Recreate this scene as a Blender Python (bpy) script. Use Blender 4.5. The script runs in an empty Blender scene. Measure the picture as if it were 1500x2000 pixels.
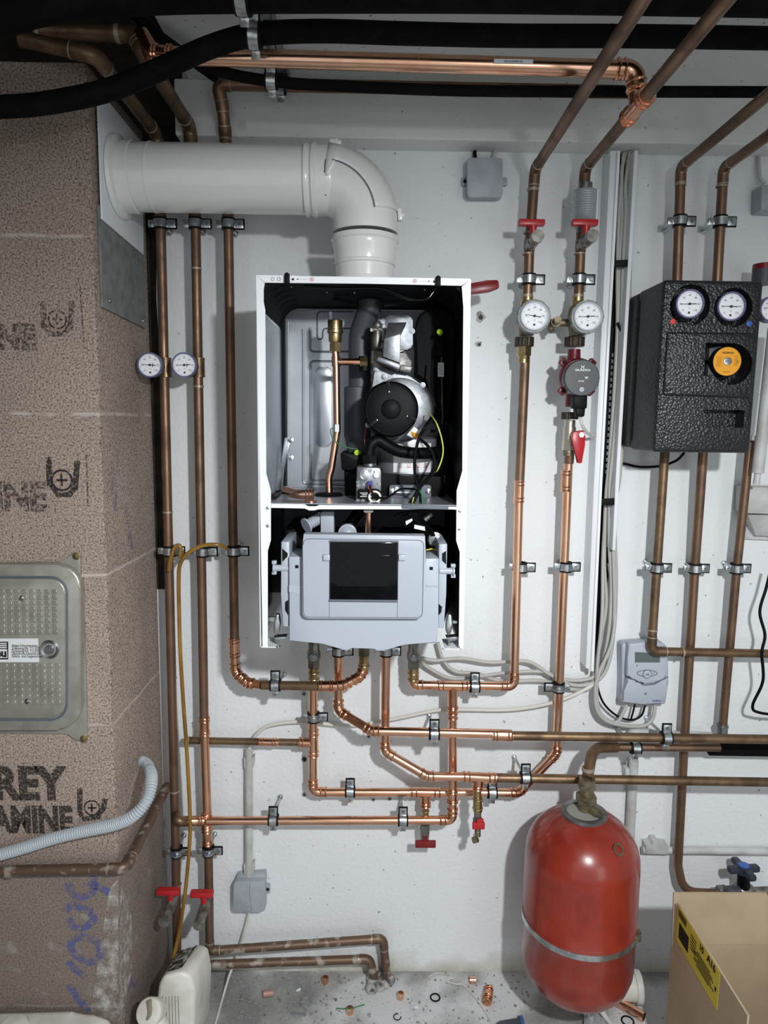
import bpy, bmesh, math, random
import numpy as np
from math import radians, sin, cos, tan, pi, atan2, sqrt
from mathutils import Vector, Matrix
random.seed(7)
SC = bpy.context.scene
COL = SC.collection

# ------------------------------------------------------------------ camera
FPX, DIST, HGT = 1360.0, 1.65, 1.432
pch, yaw, rol = radians(7.55), radians(-.69), radians(-.73)
cp, sp, cy, sy = cos(pch), sin(pch), cos(yaw), sin(yaw)
FW = Vector((-sy*cp, cy*cp, -sp)); RT0 = Vector((cy, sy, 0)); DN0 = FW.cross(RT0)
RT = RT0*cos(rol) + DN0*sin(rol); DN = DN0*cos(rol) - RT0*sin(rol)
CAM = Vector((0, -DIST, HGT))
cam = bpy.data.cameras.new('camera'); cam_o = bpy.data.objects.new('camera', cam); COL.objects.link(cam_o)
cam.sensor_fit = 'VERTICAL'; cam.sensor_height = 24.0; cam.lens = 24.0*FPX/2000.0
cam.clip_start = .02
M = Matrix(((RT.x, -DN.x, -FW.x, CAM.x), (RT.y, -DN.y, -FW.y, CAM.y), (RT.z, -DN.z, -FW.z, CAM.z), (0, 0, 0, 1)))
cam_o.matrix_world = M
SC.camera = cam_o

# ------------------------------------------------------------------ light
W = bpy.data.worlds.new('world'); SC.world = W; W.use_nodes = True
bg = W.node_tree.nodes['Background']; bg.inputs[0].default_value = (.90, .96, 1.0, 1); bg.inputs[1].default_value = .62
def lamp(name, kind, loc, power, size, color=(1, 1, 1), target=None, size_y=None):
    l = bpy.data.lights.new(name, kind); l.energy = power; l.color = color
    if kind == 'AREA':
        l.size = size
        if size_y: l.shape = 'RECTANGLE'; l.size_y = size_y
    else: l.shadow_soft_size = size
    o = bpy.data.objects.new(name, l); COL.objects.link(o); o.location = loc
    if target is not None:
        o.rotation_euler = (Vector(target)-Vector(loc)).to_track_quat('-Z', 'Y').to_euler()
    return o
wl = lamp('work_lamp', 'SPOT', (.42, -1.78, 1.76), 104, .035, (.97, .99, 1.0), (.10, 0, .04))
wl.data.spot_size = radians(117); wl.data.spot_blend = 1.0
lamp('fill_light', 'AREA', (1.35, -2.5, .95), 4, .7, (.97, .99, 1.0), (-.1, 0, .5), 1.2)  # unseen area fill, added to lift the lower wall
SC.view_settings.view_transform = 'Standard'; SC.view_settings.look = 'None'
SC.view_settings.exposure = 0.22; SC.view_settings.gamma = 1.0; SC.view_settings.use_curve_mapping = False

# ------------------------------------------------------------------ photo geometry -> place
def ray(px, py): return FW + RT*((px-750)/FPX) + DN*((py-1000)/FPX)
def P(px, py, d):
    v = ray(px, py); return CAM + v*((DIST-d)/v.y)
def PX(px, py, X):
    v = ray(px, py); return CAM + v*((X-CAM.x)/v.x)
def PZ(px, py, Z):
    v = ray(px, py); return CAM + v*((Z-CAM.z)/v.z)
def B5(u, v): return (480+u*.30667, 520+v*.30667)
def B6(u, v): return (480+u*.30667, 960+v*.30667)
def PB5(u, v, d): return P(*B5(u, v), d)
def PB6(u, v, d): return P(*B6(u, v), d)
def V(*a): return Vector(a)
UP, OUT, RIGHT = V(0, 0, 1), V(0, -1, 0), V(1, 0, 0)

# ------------------------------------------------------------------ mesh helpers
def frame(axis):
    a = axis.normalized()
    h = V(0, 0, 1) if abs(a.z) < .9 else V(1, 0, 0)
    x = h.cross(a).normalized(); y = a.cross(x)
    return x, y, a
def fillet(pts, R, n=7):
    out = [pts[0]]
    for i in range(1, len(pts)-1):
        a, b, c = pts[i-1], pts[i], pts[i+1]
        u, w = (a-b), (c-b); lu, lw = u.length, w.length
        u /= lu; w /= lw
        ang = u.angle(w)
        if pi-ang < .03: out.append(b); continue
        t = min(R/tan(ang/2), lu*.49, lw*.49); r = t*tan(ang/2)
        cen = b + (u+w).normalized()*(r/sin(ang/2))
        s, e = b+u*t-cen, b+w*t-cen
        tot = s.angle(e); ax = s.cross(e).normalized()
        for k in range(n+1):
            out.append(cen + Matrix.Rotation(tot*k/n, 3, ax) @ s)
    out.append(pts[-1]); return out
def spline(pts, n=8):
    o = []; p = [pts[0]*2-pts[1]] + list(pts) + [pts[-1]*2-pts[-2]]
    for i in range(1, len(p)-2):
        a, b, c, d = p[i-1:i+3]
        for k in range(n):
            t = k/n
            o.append(.5*((2*b)+(c-a)*t+(2*a-5*b+4*c-d)*t*t+(3*b-a-3*c+d)*t**3))
    o.append(pts[-1]); return o

class MB:
    def __init__(s): s.bm = bmesh.new()
    def _bev(s, faces, b, seg=2):
        if b <= 0: return
        es = list({e for f in faces for e in f.edges})
        bmesh.ops.bevel(s.bm, geom=es, offset=b, segments=seg, affect='EDGES', profile=.5, clamp_overlap=True)
    def obox(s, c, ax, ay, az, h, bev=0, seg=2):
        vs = [s.bm.verts.new(c+ax*(i*h[0])+ay*(j*h[1])+az*(k*h[2])) for i in (-1, 1) for j in (-1, 1) for k in (-1, 1)]
        fs = [s.bm.faces.new([vs[i] for i in q]) for q in ((0, 1, 3, 2), (4, 6, 7, 5), (0, 4, 5, 1), (2, 3, 7, 6), (0, 2, 6, 4), (1, 5, 7, 3))]
        if (ax.cross(ay)).dot(az) < 0: bmesh.ops.reverse_faces(s.bm, faces=fs)
        s._bev(fs, bev, seg); return s
    def box(s, lo, hi, bev=0, seg=2):
        lo, hi = Vector(lo), Vector(hi); c = (lo+hi)/2; h = (hi-lo)/2
        return s.obox(c, V(1, 0, 0), V(0, 1, 0), V(0, 0, 1), (abs(h.x), abs(h.y), abs(h.z)), bev, seg)
    def tube(s, pts, r, seg=14, caps=True):
        n = len(pts); rr = r if isinstance(r, (list, tuple)) else [r]*n
        tan_ = []
        for i in range(n):
            a = pts[max(i-1, 0)]; b = pts[min(i+1, n-1)]
            t = b-a
            tan_.append(t.normalized() if t.length > 1e-9 else V(0, 0, 1))
        x, y, _ = frame(tan_[0]); rings = []
        for i in range(n):
            t = tan_[i]; x = (x-t*x.dot(t)).normalized(); y = t.cross(x)
            rings.append([s.bm.verts.new(pts[i]+x*(cos(2*pi*k/seg)*rr[i])+y*(sin(2*pi*k/seg)*rr[i])) for k in range(seg)])
        for i in range(n-1):
            A, B = rings[i], rings[i+1]
            for k in range(seg):
                s.bm.faces.new((A[k], A[(k+1) % seg], B[(k+1) % seg], B[k]))
        if caps:
            s.bm.faces.new(rings[0][::-1]); s.bm.faces.new(rings[-1])
        return s
    def cyl(s, a, b, r, r2=None, seg=16):
        return s.tube([a, b], [r, r if r2 is None else r2], seg)
    def lathe(s, prof, org, axis=UP, seg=24, hexa=False, closed=False, caps=True):
        x, y, a = frame(axis); rings = []
        for r, z in prof:
            rings.append([s.bm.verts.new(org+a*z+x*(cos(2*pi*k/seg)*max(r, 1e-5))+y*(sin(2*pi*k/seg)*max(r, 1e-5))) for k in range(seg)])
        m = len(rings)
        for i in range(m if closed else m-1):
            A, B = rings[i], rings[(i+1) % m]
            for k in range(seg): s.bm.faces.new((A[k], A[(k+1) % seg], B[(k+1) % seg], B[k]))
        if caps and not closed:
            s.bm.faces.new(rings[0][::-1]); s.bm.faces.new(rings[-1])
        return s
    def torus(s, c, axis, R, r, seg=24, sg=8):
        return s.lathe([(R+r*cos(2*pi*k/sg), r*sin(2*pi*k/sg)) for k in range(sg)], c, axis, seg, closed=True)
    def ring(s, c, axis, r0, r1, h, seg=24):
        return s.lathe([(r0, -h/2), (r1, -h/2), (r1, h/2), (r0, h/2)], c, axis, seg, closed=True)
    def sphere(s, c, r, sc=(1, 1, 1), seg=16):
        m = Matrix.Translation(c) @ Matrix.Diagonal((*sc, 1))
        bmesh.ops.create_uvsphere(s.bm, u_segments=seg, v_segments=seg//2+2, radius=r, matrix=m); return s
    def prism(s, pts, off, bev=0, seg=2):
        """pts: planar loop of the front face, off: vector to the back face"""
        nrm = V(0, 0, 0)
        for i in range(len(pts)): nrm += (pts[i]-pts[0]).cross(pts[(i+1) % len(pts)]-pts[0])
        if nrm.dot(off) > 0: pts = pts[::-1]
        a = [s.bm.verts.new(p) for p in pts]; b = [s.bm.verts.new(p+off) for p in pts]
        n = len(pts); fs = [s.bm.faces.new(a), s.bm.faces.new(b[::-1])]
        for i in range(n): fs.append(s.bm.faces.new((a[i], b[i], b[(i+1) % n], a[(i+1) % n])))
        s._bev(fs, bev, seg); return s
    def slab(s, pxs, d0, d1, bev=0, seg=2):
        """outline seen in the photo at d0 (front) carried back to d1"""
        return s.prism([P(x, y, d0) for x, y in pxs], V(0, d0-d1, 0), bev, seg)
    def ribbon(s, pts, w, nrm):
        L, R_ = [], []
        for i, p in enumerate(pts):
            t = (pts[min(i+1, len(pts)-1)]-pts[max(i-1, 0)]).normalized(); sd = t.cross(nrm).normalized()
            L.append(s.bm.verts.new(p+sd*w/2)); R_.append(s.bm.verts.new(p-sd*w/2))
        for i in range(len(pts)-1): s.bm.faces.new((L[i], R_[i], R_[i+1], L[i+1]))
        return s
    def disc(s, c, nrm, r, seg=24):
        x, y, a = frame(nrm); s.bm.faces.new([s.bm.verts.new(c+x*(cos(2*pi*k/seg)*r)+y*(sin(2*pi*k/seg)*r)) for k in range(seg)]); return s
    def quad(s, *p): s.bm.faces.new([s.bm.verts.new(q) for q in p]); return s
    def text(s, txt, c, right, up, size, align='CENTER', bold=0.0, sx=1.0):
        cu = bpy.data.curves.new('txt', 'FONT'); cu.body = txt; cu.size = size; cu.align_x = align; cu.align_y = 'CENTER'; cu.offset = bold; cu.resolution_u = 3
        o = bpy.data.objects.new('txt', cu); COL.objects.link(o)
        bpy.context.view_layer.update()
        me = bpy.data.meshes.new_from_object(o.evaluated_get(bpy.context.evaluated_depsgraph_get()))
        n = right.cross(up).normalized(); r_ = right*sx
        me.transform(Matrix(((r_.x, up.x, n.x, c.x), (r_.y, up.y, n.y, c.y), (r_.z, up.z, n.z, c.z), (0, 0, 0, 1))))
        s.bm.from_mesh(me); bpy.data.objects.remove(o); bpy.data.curves.remove(cu); bpy.data.meshes.remove(me)
        return s

OFF = {}
def tag(o, label=None, cat=None, group=None, kind=None):
    if label: o['label'] = label
    if cat: o['category'] = cat
    if group: o['group'] = group
    if kind: o['kind'] = kind
    return o
def thing(name, loc, label, cat, group=None):
    o = bpy.data.objects.new(name, None); COL.objects.link(o); o.location = loc; o.empty_display_size = .03
    OFF[o] = Vector(loc); return tag(o, label, cat, group)
def obj(name, mb, mat, parent=None, label=None, cat=None, group=None, kind=None, ang=38):
    bm = mb.bm; bm.normal_update()
    if parent is not None: off = OFF[parent]
    else:
        co = [v.co for v in bm.verts]
        lo = [min(c[i] for c in co) for i in range(3)]; hi = [max(c[i] for c in co) for i in range(3)]
        off = V((lo[0]+hi[0])/2, (lo[1]+hi[1])/2, lo[2])
    bmesh.ops.translate(bm, verts=bm.verts, vec=-off)
    me = bpy.data.meshes.new(name); bm.to_mesh(me); bm.free()
    for m in (mat if isinstance(mat, (list, tuple)) else [mat]): me.materials.append(m)
    if ang:
        me.shade_smooth(); me.set_sharp_from_angle(angle=radians(ang))
    o = bpy.data.objects.new(name, me); COL.objects.link(o); OFF[o] = off
    if parent is not None: o.parent = parent
    else: o.location = off
    return tag(o, label, cat, group, kind)
def cut(o, *mbs):
    for mb in mbs:
        me = bpy.data.meshes.new('cutter'); mb.bm.normal_update()
        bmesh.ops.translate(mb.bm, verts=mb.bm.verts, vec=-OFF[o]); mb.bm.to_mesh(me)
        c = bpy.data.objects.new('cutter', me); COL.objects.link(c)
        if o.parent: c.parent = o.parent
        else: c.location = o.location
        bpy.context.view_layer.update()
        m = o.modifiers.new('b', 'BOOLEAN'); m.operation = 'DIFFERENCE'; m.object = c; m.solver = 'EXACT'
        bpy.context.view_layer.update()
        nm = bpy.data.meshes.new_from_object(o.evaluated_get(bpy.context.evaluated_depsgraph_get()))
        o.modifiers.clear(); old = o.data; o.data = nm; bpy.data.meshes.remove(old)
        bpy.data.objects.remove(c); bpy.data.meshes.remove(me)
        nm.shade_smooth(); nm.set_sharp_from_angle(angle=radians(38))

# ------------------------------------------------------------------ materials
def srgb(r, g, b):
    f = lambda c: (c/255/12.92) if c/255 <= .04045 else ((c/255+.055)/1.055)**2.4
    return (f(r), f(g), f(b), 1)
def mat(name, col, rough=.5, metal=0, var=None, vs=20, vlo=.4, vhi=.65, bump=0, bs=60, coat=0, rv=0, alpha=None, trans=0, stretch=None):
    m = bpy.data.materials.new(name); m.use_nodes = True; nt = m.node_tree; b = nt.nodes['Principled BSDF']
    b.inputs['Base Color'].default_value = col; b.inputs['Roughness'].default_value = rough; b.inputs['Metallic'].default_value = metal
    if coat: b.inputs['Coat Weight'].default_value = coat
    if trans: b.inputs['Transmission Weight'].default_value = trans
    N = nt.nodes.new; L = nt.links.new
    tc = N('ShaderNodeNewGeometry').outputs['Position']
    if stretch:
        mp = N('ShaderNodeMapping'); mp.inputs['Scale'].default_value = stretch; L(tc, mp.inputs[0]); tc = mp.outputs[0]
    if var is not None:
        n = N('ShaderNodeTexNoise'); n.inputs['Scale'].default_value = vs; n.inputs['Detail'].default_value = 6; L(tc, n.inputs['Vector'])
        r = N('ShaderNodeMapRange'); r.inputs[1].default_value = vlo; r.inputs[2].default_value = vhi; L(n.outputs[0], r.inputs[0])
        x = N('ShaderNodeMix'); x.data_type = 'RGBA'; x.inputs[6].default_value = col; x.inputs[7].default_value = var
        L(r.outputs[0], x.inputs[0]); L(x.outputs[2], b.inputs['Base Color'])
        if rv:
            q = N('ShaderNodeMapRange'); q.inputs[3].default_value = rough; q.inputs[4].default_value = rough+rv; L(r.outputs[0], q.inputs[0]); L(q.outputs[0], b.inputs['Roughness'])
    if bump:
        n = N('ShaderNodeTexNoise'); n.inputs['Scale'].default_value = bs; n.inputs['Detail'].default_value = 4; L(tc, n.inputs['Vector'])
        bp = N('ShaderNodeBump'); bp.inputs['Strength'].default_value = bump; bp.inputs['Distance'].default_value = .002; L(n.outputs[0], bp.inputs['Height']); L(bp.outputs[0], b.inputs['Normal'])
    if alpha:
        n = N('ShaderNodeTexNoise'); n.inputs['Scale'].default_value = alpha[0]; n.inputs['Detail'].default_value = 8; n.inputs['Roughness'].default_value = .7; L(tc, n.inputs['Vector'])
        r = N('ShaderNodeMapRange'); r.inputs[1].default_value = alpha[1]; r.inputs[2].default_value = alpha[2]; L(n.outputs[0], r.inputs[0])
        if len(alpha) > 3: r.inputs[4].default_value = alpha[3]
        L(r.outputs[0], b.inputs['Alpha'])
    return m
C = srgb
M_old = mat('old_copper', C(134, 106, 86), .4, .75, C(108, 86, 70), 14, .42, .62, rv=.14, bump=.05, bs=90)
M_oldg = mat('old_copper_stained', C(136, 112, 86), .38, .75, C(98, 78, 60), 22, .4, .62, rv=.15)
M_dirty = mat('plaster_spattered_copper', C(112, 90, 74), .5, .6, C(172, 165, 156), 34, .54, .64, rv=.2)
M_cu = mat('bright_copper', C(238, 190, 160), .2, 1, C(222, 166, 134), 18, .4, .7, rv=.1)
M_cuf = mat('copper_fitting', C(234, 182, 150), .17, 1, C(200, 142, 112), 26, .42, .7, rv=.1)
M_sold = mat('solder_grey', C(168, 156, 140), .45, .5)
M_brass = mat('brass', C(190, 168, 122), .3, .95, C(146, 126, 88), 40, .4, .7)
M_brassd = mat('tarnished_brass', C(138, 129, 106), .45, .7, C(98, 90, 72), 40, .4, .65)
M_zinc = mat('zinc_steel', C(200, 204, 207), .28, .95, C(160, 165, 168), 60)
M_steel = mat('grey_steel', C(160, 162, 164), .35, .9, C(120, 122, 124), 40)
M_nickel = mat('nickel_grey', C(138, 136, 131), .42, .6, C(98, 95, 91), 60)
M_rub = mat('black_rubber', C(16, 17, 18), .6)
M_blk = mat('black_plastic', C(10, 11, 12), .5)
M_blkg = mat('black_gloss', C(6, 7, 9), .09)
M_foamblk = mat('black_foam', C(22, 23, 25), .7, bump=.2, bs=200)
M_ins = mat('black_insulation', C(8, 8, 10), .8, var=C(24, 25, 26), vs=25, vlo=.5, vhi=.9, bump=.25, bs=120)
M_white = mat('white_powder_coat', C(236, 239, 242), .35)
M_flue = mat('white_flue_enamel', C(226, 227, 224), .22, coat=.4)
M_plw = mat('white_sheet', C(226, 230, 234), .4)
M_gpl = mat('grey_plastic', C(170, 177, 188), .42)
M_gpd = mat('seam_grey', C(96, 102, 112), .6)
M_dgr = mat('dark_grey_plastic', C(70, 74, 80), .5)
M_jbox = mat('junction_grey', C(166, 172, 179), .5, var=C(152, 158, 165), vs=30)
M_conduit = mat('conduit_grey', C(196, 198, 198), .5, var=C(172, 172, 168), vs=20)
M_cable = mat('cable_grey', C(176, 175, 170), .5)
M_cablew = mat('cable_white', C(206, 204, 196), .5)
M_red = mat('red_lever', C(176, 32, 38), .35)
M_reddk = mat('dark_red_lever', C(120, 24, 28), .35)
M_pump = mat('pump_red', C(104, 26, 38), .35, .2)
M_alu = mat('cast_aluminium', C(136, 139, 143), .42, .85, C(108, 111, 116), 40, bump=.1, bs=150)
M_sheet = mat('galvanised_sheet', C(178, 182, 188), .35, .7, C(160, 164, 170), 12)
M_ginner = mat('light_grey_lining', C(150, 158, 168), .45, .2)
M_fibre = mat('fibre_cement', C(126, 130, 127), .8, var=C(106, 110, 106), vs=40, bump=.15)
M_lime = mat('lime_cap', C(176, 220, 36), .4)
M_dial = mat('dial_white', C(232, 234, 238), .45)
M_ink = mat('ink_black', C(22, 22, 26), .6)
M_inkr = mat('ink_red', C(206, 58, 52), .6)
M_inkw = mat('ink_white', C(228, 230, 232), .6)
M_inkb = mat('ink_blue', C(40, 52, 140), .6)
M_bezp = mat('purple_grey_bezel', C(96, 96, 132), .3, .3)
M_bezg = mat('grey_bezel', C(134, 139, 136), .5)
M_tank = mat('red_tank_paint', C(142, 46, 30), .28, var=C(126, 38, 26), vs=14, coat=.3, bump=.06, bs=14)
M_card = mat('cardboard', C(176, 157, 130), .85, var=C(168, 149, 122), vs=14)
M_yel = mat('yellow_label', C(206, 188, 62), .6)
M_ytube = mat('amber_tube', C(150, 112, 40), .25, var=C(112, 76, 24), vs=9, coat=.5)
M_ylw = mat('yellow_green_wire', C(200, 206, 96), .5)
M_grn = mat('green_wire', C(40, 120, 70), .5)
M_orng = mat('orange_disc', C(232, 160, 30), .4)
M_blue = mat('blue_plastic', C(52, 92, 176), .4)
M_epp = mat('black_epp_foam', C(26, 28, 30), .38)
M_clear = mat('clear_plastic', C(220, 224, 226), .15, trans=.85)
M_lcd = mat('lcd_glass', C(92, 100, 100), .2)
M_canw = mat('white_canister', C(226, 224, 216), .4, var=C(200, 197, 188), vs=14)
M_canw.node_tree.nodes['Principled BSDF'].inputs['Subsurface Weight'].default_value = .05
M_dirt = mat('black_dirt', C(52, 44, 40), .9, alpha=(60, .46, .54))
M_stencil = mat('stencil_black', C(42, 38, 38), .9, alpha=(190, .38, .52, .82))
M_stencilw = mat('worn_stencil_black', C(42, 38, 38), .9, alpha=(170, .43, .60, .72))
M_bluep = mat('blue_spray_paint', C(96, 104, 166), .85, alpha=(70, .40, .60, .72))
M_bluef = mat('faint_blue_spray', C(96, 98, 158), .85, alpha=(60, .48, .68, .6))
M_whitep = mat('white_plaster_smear', C(196, 192, 186), .9, alpha=(38, .44, .64, .85))
M_stain = mat('wall_grey_smudge', C(60, 56, 52), .9, alpha=(70, .52, .66, .8))
M_plaster = mat('lump_plaster', C(176, 174, 170), .9, var=C(70, 66, 62), vs=30, vlo=.5, vhi=.62, bump=.6, bs=60)
M_foil = mat('crumpled_film', C(200, 204, 208), .2, .5)
M_wool_shade = mat('dark_wool_and_bay_shade', C(52, 44, 36), .95, var=C(24, 22, 20), vs=18, bump=.8, bs=60)

for m_, sp_ in ((M_blk, .12), (M_rub, .15), (M_foamblk, .15), (M_ins, .12), (M_epp, .5), (M_blkg, .25)): m_.node_tree.nodes['Principled BSDF'].inputs['Specular IOR Level'].default_value = sp_
def epp():
    nt = M_epp.node_tree; b = nt.nodes['Principled BSDF']; N = nt.nodes.new; L = nt.links.new
    g = N('ShaderNodeNewGeometry'); v = N('ShaderNodeTexVoronoi'); v.inputs['Scale'].default_value = 190; L(g.outputs['Position'], v.inputs['Vector'])
    bp = N('ShaderNodeBump'); bp.inputs['Strength'].default_value = .7; bp.inputs['Distance'].default_value = .002; bp.invert = True
    L(v.outputs['Distance'], bp.inputs['Height']); L(bp.outputs[0], b.inputs['Normal'])
epp()
def chimney_mat():
    m = bpy.data.materials.new('pumice_concrete_block'); m.use_nodes = True; nt = m.node_tree; b = nt.nodes['Principled BSDF']; N = nt.nodes.new; L = nt.links.new
    g = N('ShaderNodeNewGeometry'); pos = g.outputs['Position']
    n1 = N('ShaderNodeTexNoise'); n1.inputs['Scale'].default_value = 270; n1.inputs['Detail'].default_value = 7; n1.inputs['Roughness'].default_value = .68; L(pos, n1.inputs['Vector'])
    r1 = N('ShaderNodeValToRGB'); e = r1.color_ramp.elements
    e[0].position = .37; e[0].color = C(66, 54, 48); e[1].position = .66; e[1].color = C(196, 180, 168)
    q = e.new(.46); q.color = C(150, 132, 120); L(n1.outputs[0], r1.inputs[0])
    n2 = N('ShaderNodeTexNoise'); n2.inputs['Scale'].default_value = 5; n2.inputs['Detail'].default_value = 5; L(pos, n2.inputs['Vector'])
    mx = N('ShaderNodeMix'); mx.data_type = 'RGBA'; mx.blend_type = 'MULTIPLY'; mx.inputs[0].default_value = .55
    r2 = N('ShaderNodeMapRange'); r2.inputs[1].default_value = .3; r2.inputs[2].default_value = .7; r2.inputs[3].default_value = .72; r2.inputs[4].default_value = 1.12; L(n2.outputs[0], r2.inputs[0])
    L(r1.outputs[0], mx.inputs[6]); L(r2.outputs[0], mx.inputs[7])
    # mortar beds
    sx = N('ShaderNodeSeparateXYZ'); L(pos, sx.inputs[0])
    nw = N('ShaderNodeTexNoise'); nw.inputs['Scale'].default_value = 9; nw.inputs['Detail'].default_value = 8; L(pos, nw.inputs['Vector'])
    acc = None
    for z0 in (1.757, 1.435, 1.124, .818, .50, .19):
        a = N('ShaderNodeMath'); a.operation = 'MULTIPLY_ADD'; a.inputs[1].default_value = .014; a.inputs[2].default_value = -z0-.007; L(nw.outputs[0], a.inputs[0])
        s_ = N('ShaderNodeMath'); L(a.outputs[0], s_.inputs[0]); L(sx.outputs[2], s_.inputs[1])
        ab = N('ShaderNodeMath'); ab.operation = 'ABSOLUTE'; L(s_.outputs[0], ab.inputs[0])
        lt = N('ShaderNodeMapRange'); lt.inputs[1].default_value = .0015; lt.inputs[2].default_value = .0042; lt.inputs[3].default_value = 1; lt.inputs[4].default_value = 0; L(ab.outputs[0], lt.inputs[0])
        if acc is None: acc = lt.outputs[0]
        else:
            k = N('ShaderNodeMath'); k.operation = 'MAXIMUM'; L(acc, k.inputs[0]); L(lt.outputs[0], k.inputs[1]); acc = k.outputs[0]
    nb = N('ShaderNodeMath'); nb.operation = 'MULTIPLY'; L(acc, nb.inputs[0])
    r3 = N('ShaderNodeMapRange'); r3.inputs[1].default_value = .36; r3.inputs[2].default_value = .5; n3 = N('ShaderNodeTexNoise'); n3.inputs['Scale'].default_value = 24; L(pos, n3.inputs['Vector']); L(n3.outputs[0], r3.inputs[0]); L(r3.outputs[0], nb.inputs[1])
    m2 = N('ShaderNodeMix'); m2.data_type = 'RGBA'; m2.inputs[7].default_value = C(186, 174, 164); L(nb.outputs[0], m2.inputs[0]); L(mx.outputs[2], m2.inputs[6])
    # pale splashes near the floor
    n4 = N('ShaderNodeTexNoise'); n4.inputs['Scale'].default_value = 26; n4.inputs['Detail'].default_value = 6; L(pos, n4.inputs['Vector'])
    r4 = N('ShaderNodeMapRange'); r4.inputs[1].default_value = .62; r4.inputs[2].default_value = .72; L(n4.outputs[0], r4.inputs[0])
    r5 = N('ShaderNodeMapRange'); r5.inputs[1].default_value = .62; r5.inputs[2].default_value = .35; r5.inputs[4].default_value = .8; L(sx.outputs[2], r5.inputs[0])
    mm = N('ShaderNodeMath'); mm.operation = 'MULTIPLY'; L(r4.outputs[0], mm.inputs[0]); L(r5.outputs[0], mm.inputs[1])
    m3 = N('ShaderNodeMix'); m3.data_type = 'RGBA'; m3.inputs[7].default_value = C(190, 186, 180); L(mm.outputs[0], m3.inputs[0]); L(m2.outputs[2], m3.inputs[6])
    # darker, greyer washed blocks at the bottom
    r6 = N('ShaderNodeMapRange'); r6.inputs[1].default_value = .56; r6.inputs[2].default_value = .50; r6.inputs[4].default_value = .55; L(sx.outputs[2], r6.inputs[0])
    m4 = N('ShaderNodeMix'); m4.data_type = 'RGBA'; m4.blend_type = 'MIX'; m4.inputs[7].default_value = C(104, 94, 88); L(r6.outputs[0], m4.inputs[0]); L(m3.outputs[2], m4.inputs[6])
    L(m4.outputs[2], b.inputs['Base Color']); b.inputs['Roughness'].default_value = .95
    bp = N('ShaderNodeBump'); bp.inputs['Strength'].default_value = .5; bp.inputs['Distance'].default_value = .002; L(n1.outputs[0], bp.inputs['Height']); L(bp.outputs[0], b.inputs['Normal'])
    return m
M_chim = chimney_mat()
def wall_mat(name, base, dirt, dz=True):
    m = bpy.data.materials.new(name); m.use_nodes = True; nt = m.node_tree; b = nt.nodes['Principled BSDF']; N = nt.nodes.new; L = nt.links.new
    pos = N('ShaderNodeNewGeometry').outputs['Position']
    n0 = N('ShaderNodeTexNoise'); n0.inputs['Scale'].default_value = 3.5; n0.inputs['Detail'].default_value = 6; L(pos, n0.inputs['Vector'])
    r0 = N('ShaderNodeMapRange'); r0.inputs[1].default_value = .35; r0.inputs[2].default_value = .7; r0.inputs[3].default_value = 0; r0.inputs[4].default_value = .12; L(n0.outputs[0], r0.inputs[0])
    x0 = N('ShaderNodeMix'); x0.data_type = 'RGBA'; x0.inputs[6].default_value = base; x0.inputs[7].default_value = dirt; L(r0.outputs[0], x0.inputs[0])
    n1 = N('ShaderNodeTexNoise'); n1.inputs['Scale'].default_value = 75; n1.inputs['Detail'].default_value = 3; L(pos, n1.inputs['Vector'])
    r1 = N('ShaderNodeMapRange'); r1.inputs[1].default_value = .685; r1.inputs[2].default_value = .74; r1.inputs[4].default_value = .75; L(n1.outputs[0], r1.inputs[0])
    x1 = N('ShaderNodeMix'); x1.data_type = 'RGBA'; x1.inputs[7].default_value = C(92, 88, 84); L(r1.outputs[0], x1.inputs[0]); L(x0.outputs[2], x1.inputs[6])
    out = x1.outputs[2]
    if dz:
        sx = N('ShaderNodeSeparateXYZ'); L(pos, sx.inputs[0])
        n2 = N('ShaderNodeTexNoise'); n2.inputs['Scale'].default_value = 12; n2.inputs['Detail'].default_value = 5; L(pos, n2.inputs['Vector'])
        a = N('ShaderNodeMath'); a.operation = 'MULTIPLY_ADD'; a.inputs[1].default_value = .14; L(n2.outputs[0], a.inputs[0]); L(sx.outputs[2], a.inputs[2])
        r2 = N('ShaderNodeMapRange'); r2.inputs[1].default_value = .13; r2.inputs[2].default_value = .06; r2.inputs[4].default_value = .75; L(a.outputs[0], r2.inputs[0])
        x2 = N('ShaderNodeMix'); x2.data_type = 'RGBA'; x2.inputs[7].default_value = C(166, 158, 130); L(r2.outputs[0], x2.inputs[0]); L(out, x2.inputs[6]); out = x2.outputs[2]
    L(out, b.inputs['Base Color']); b.inputs['Roughness'].default_value = .7
    nb = N('ShaderNodeTexNoise'); nb.inputs['Scale'].default_value = 95; nb.inputs['Detail'].default_value = 6; L(pos, nb.inputs['Vector'])
    bp = N('ShaderNodeBump'); bp.inputs['Strength'].default_value = .55; bp.inputs['Distance'].default_value = .003; L(nb.outputs[0], bp.inputs['Height']); L(bp.outputs[0], b.inputs['Normal'])
    return m
M_wall = wall_mat('white_masonry_paint', C(226, 229, 231), C(190, 190, 186))
M_ceil = wall_mat('ceiling_paint', C(222, 224, 221), C(186, 188, 184), False)
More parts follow.
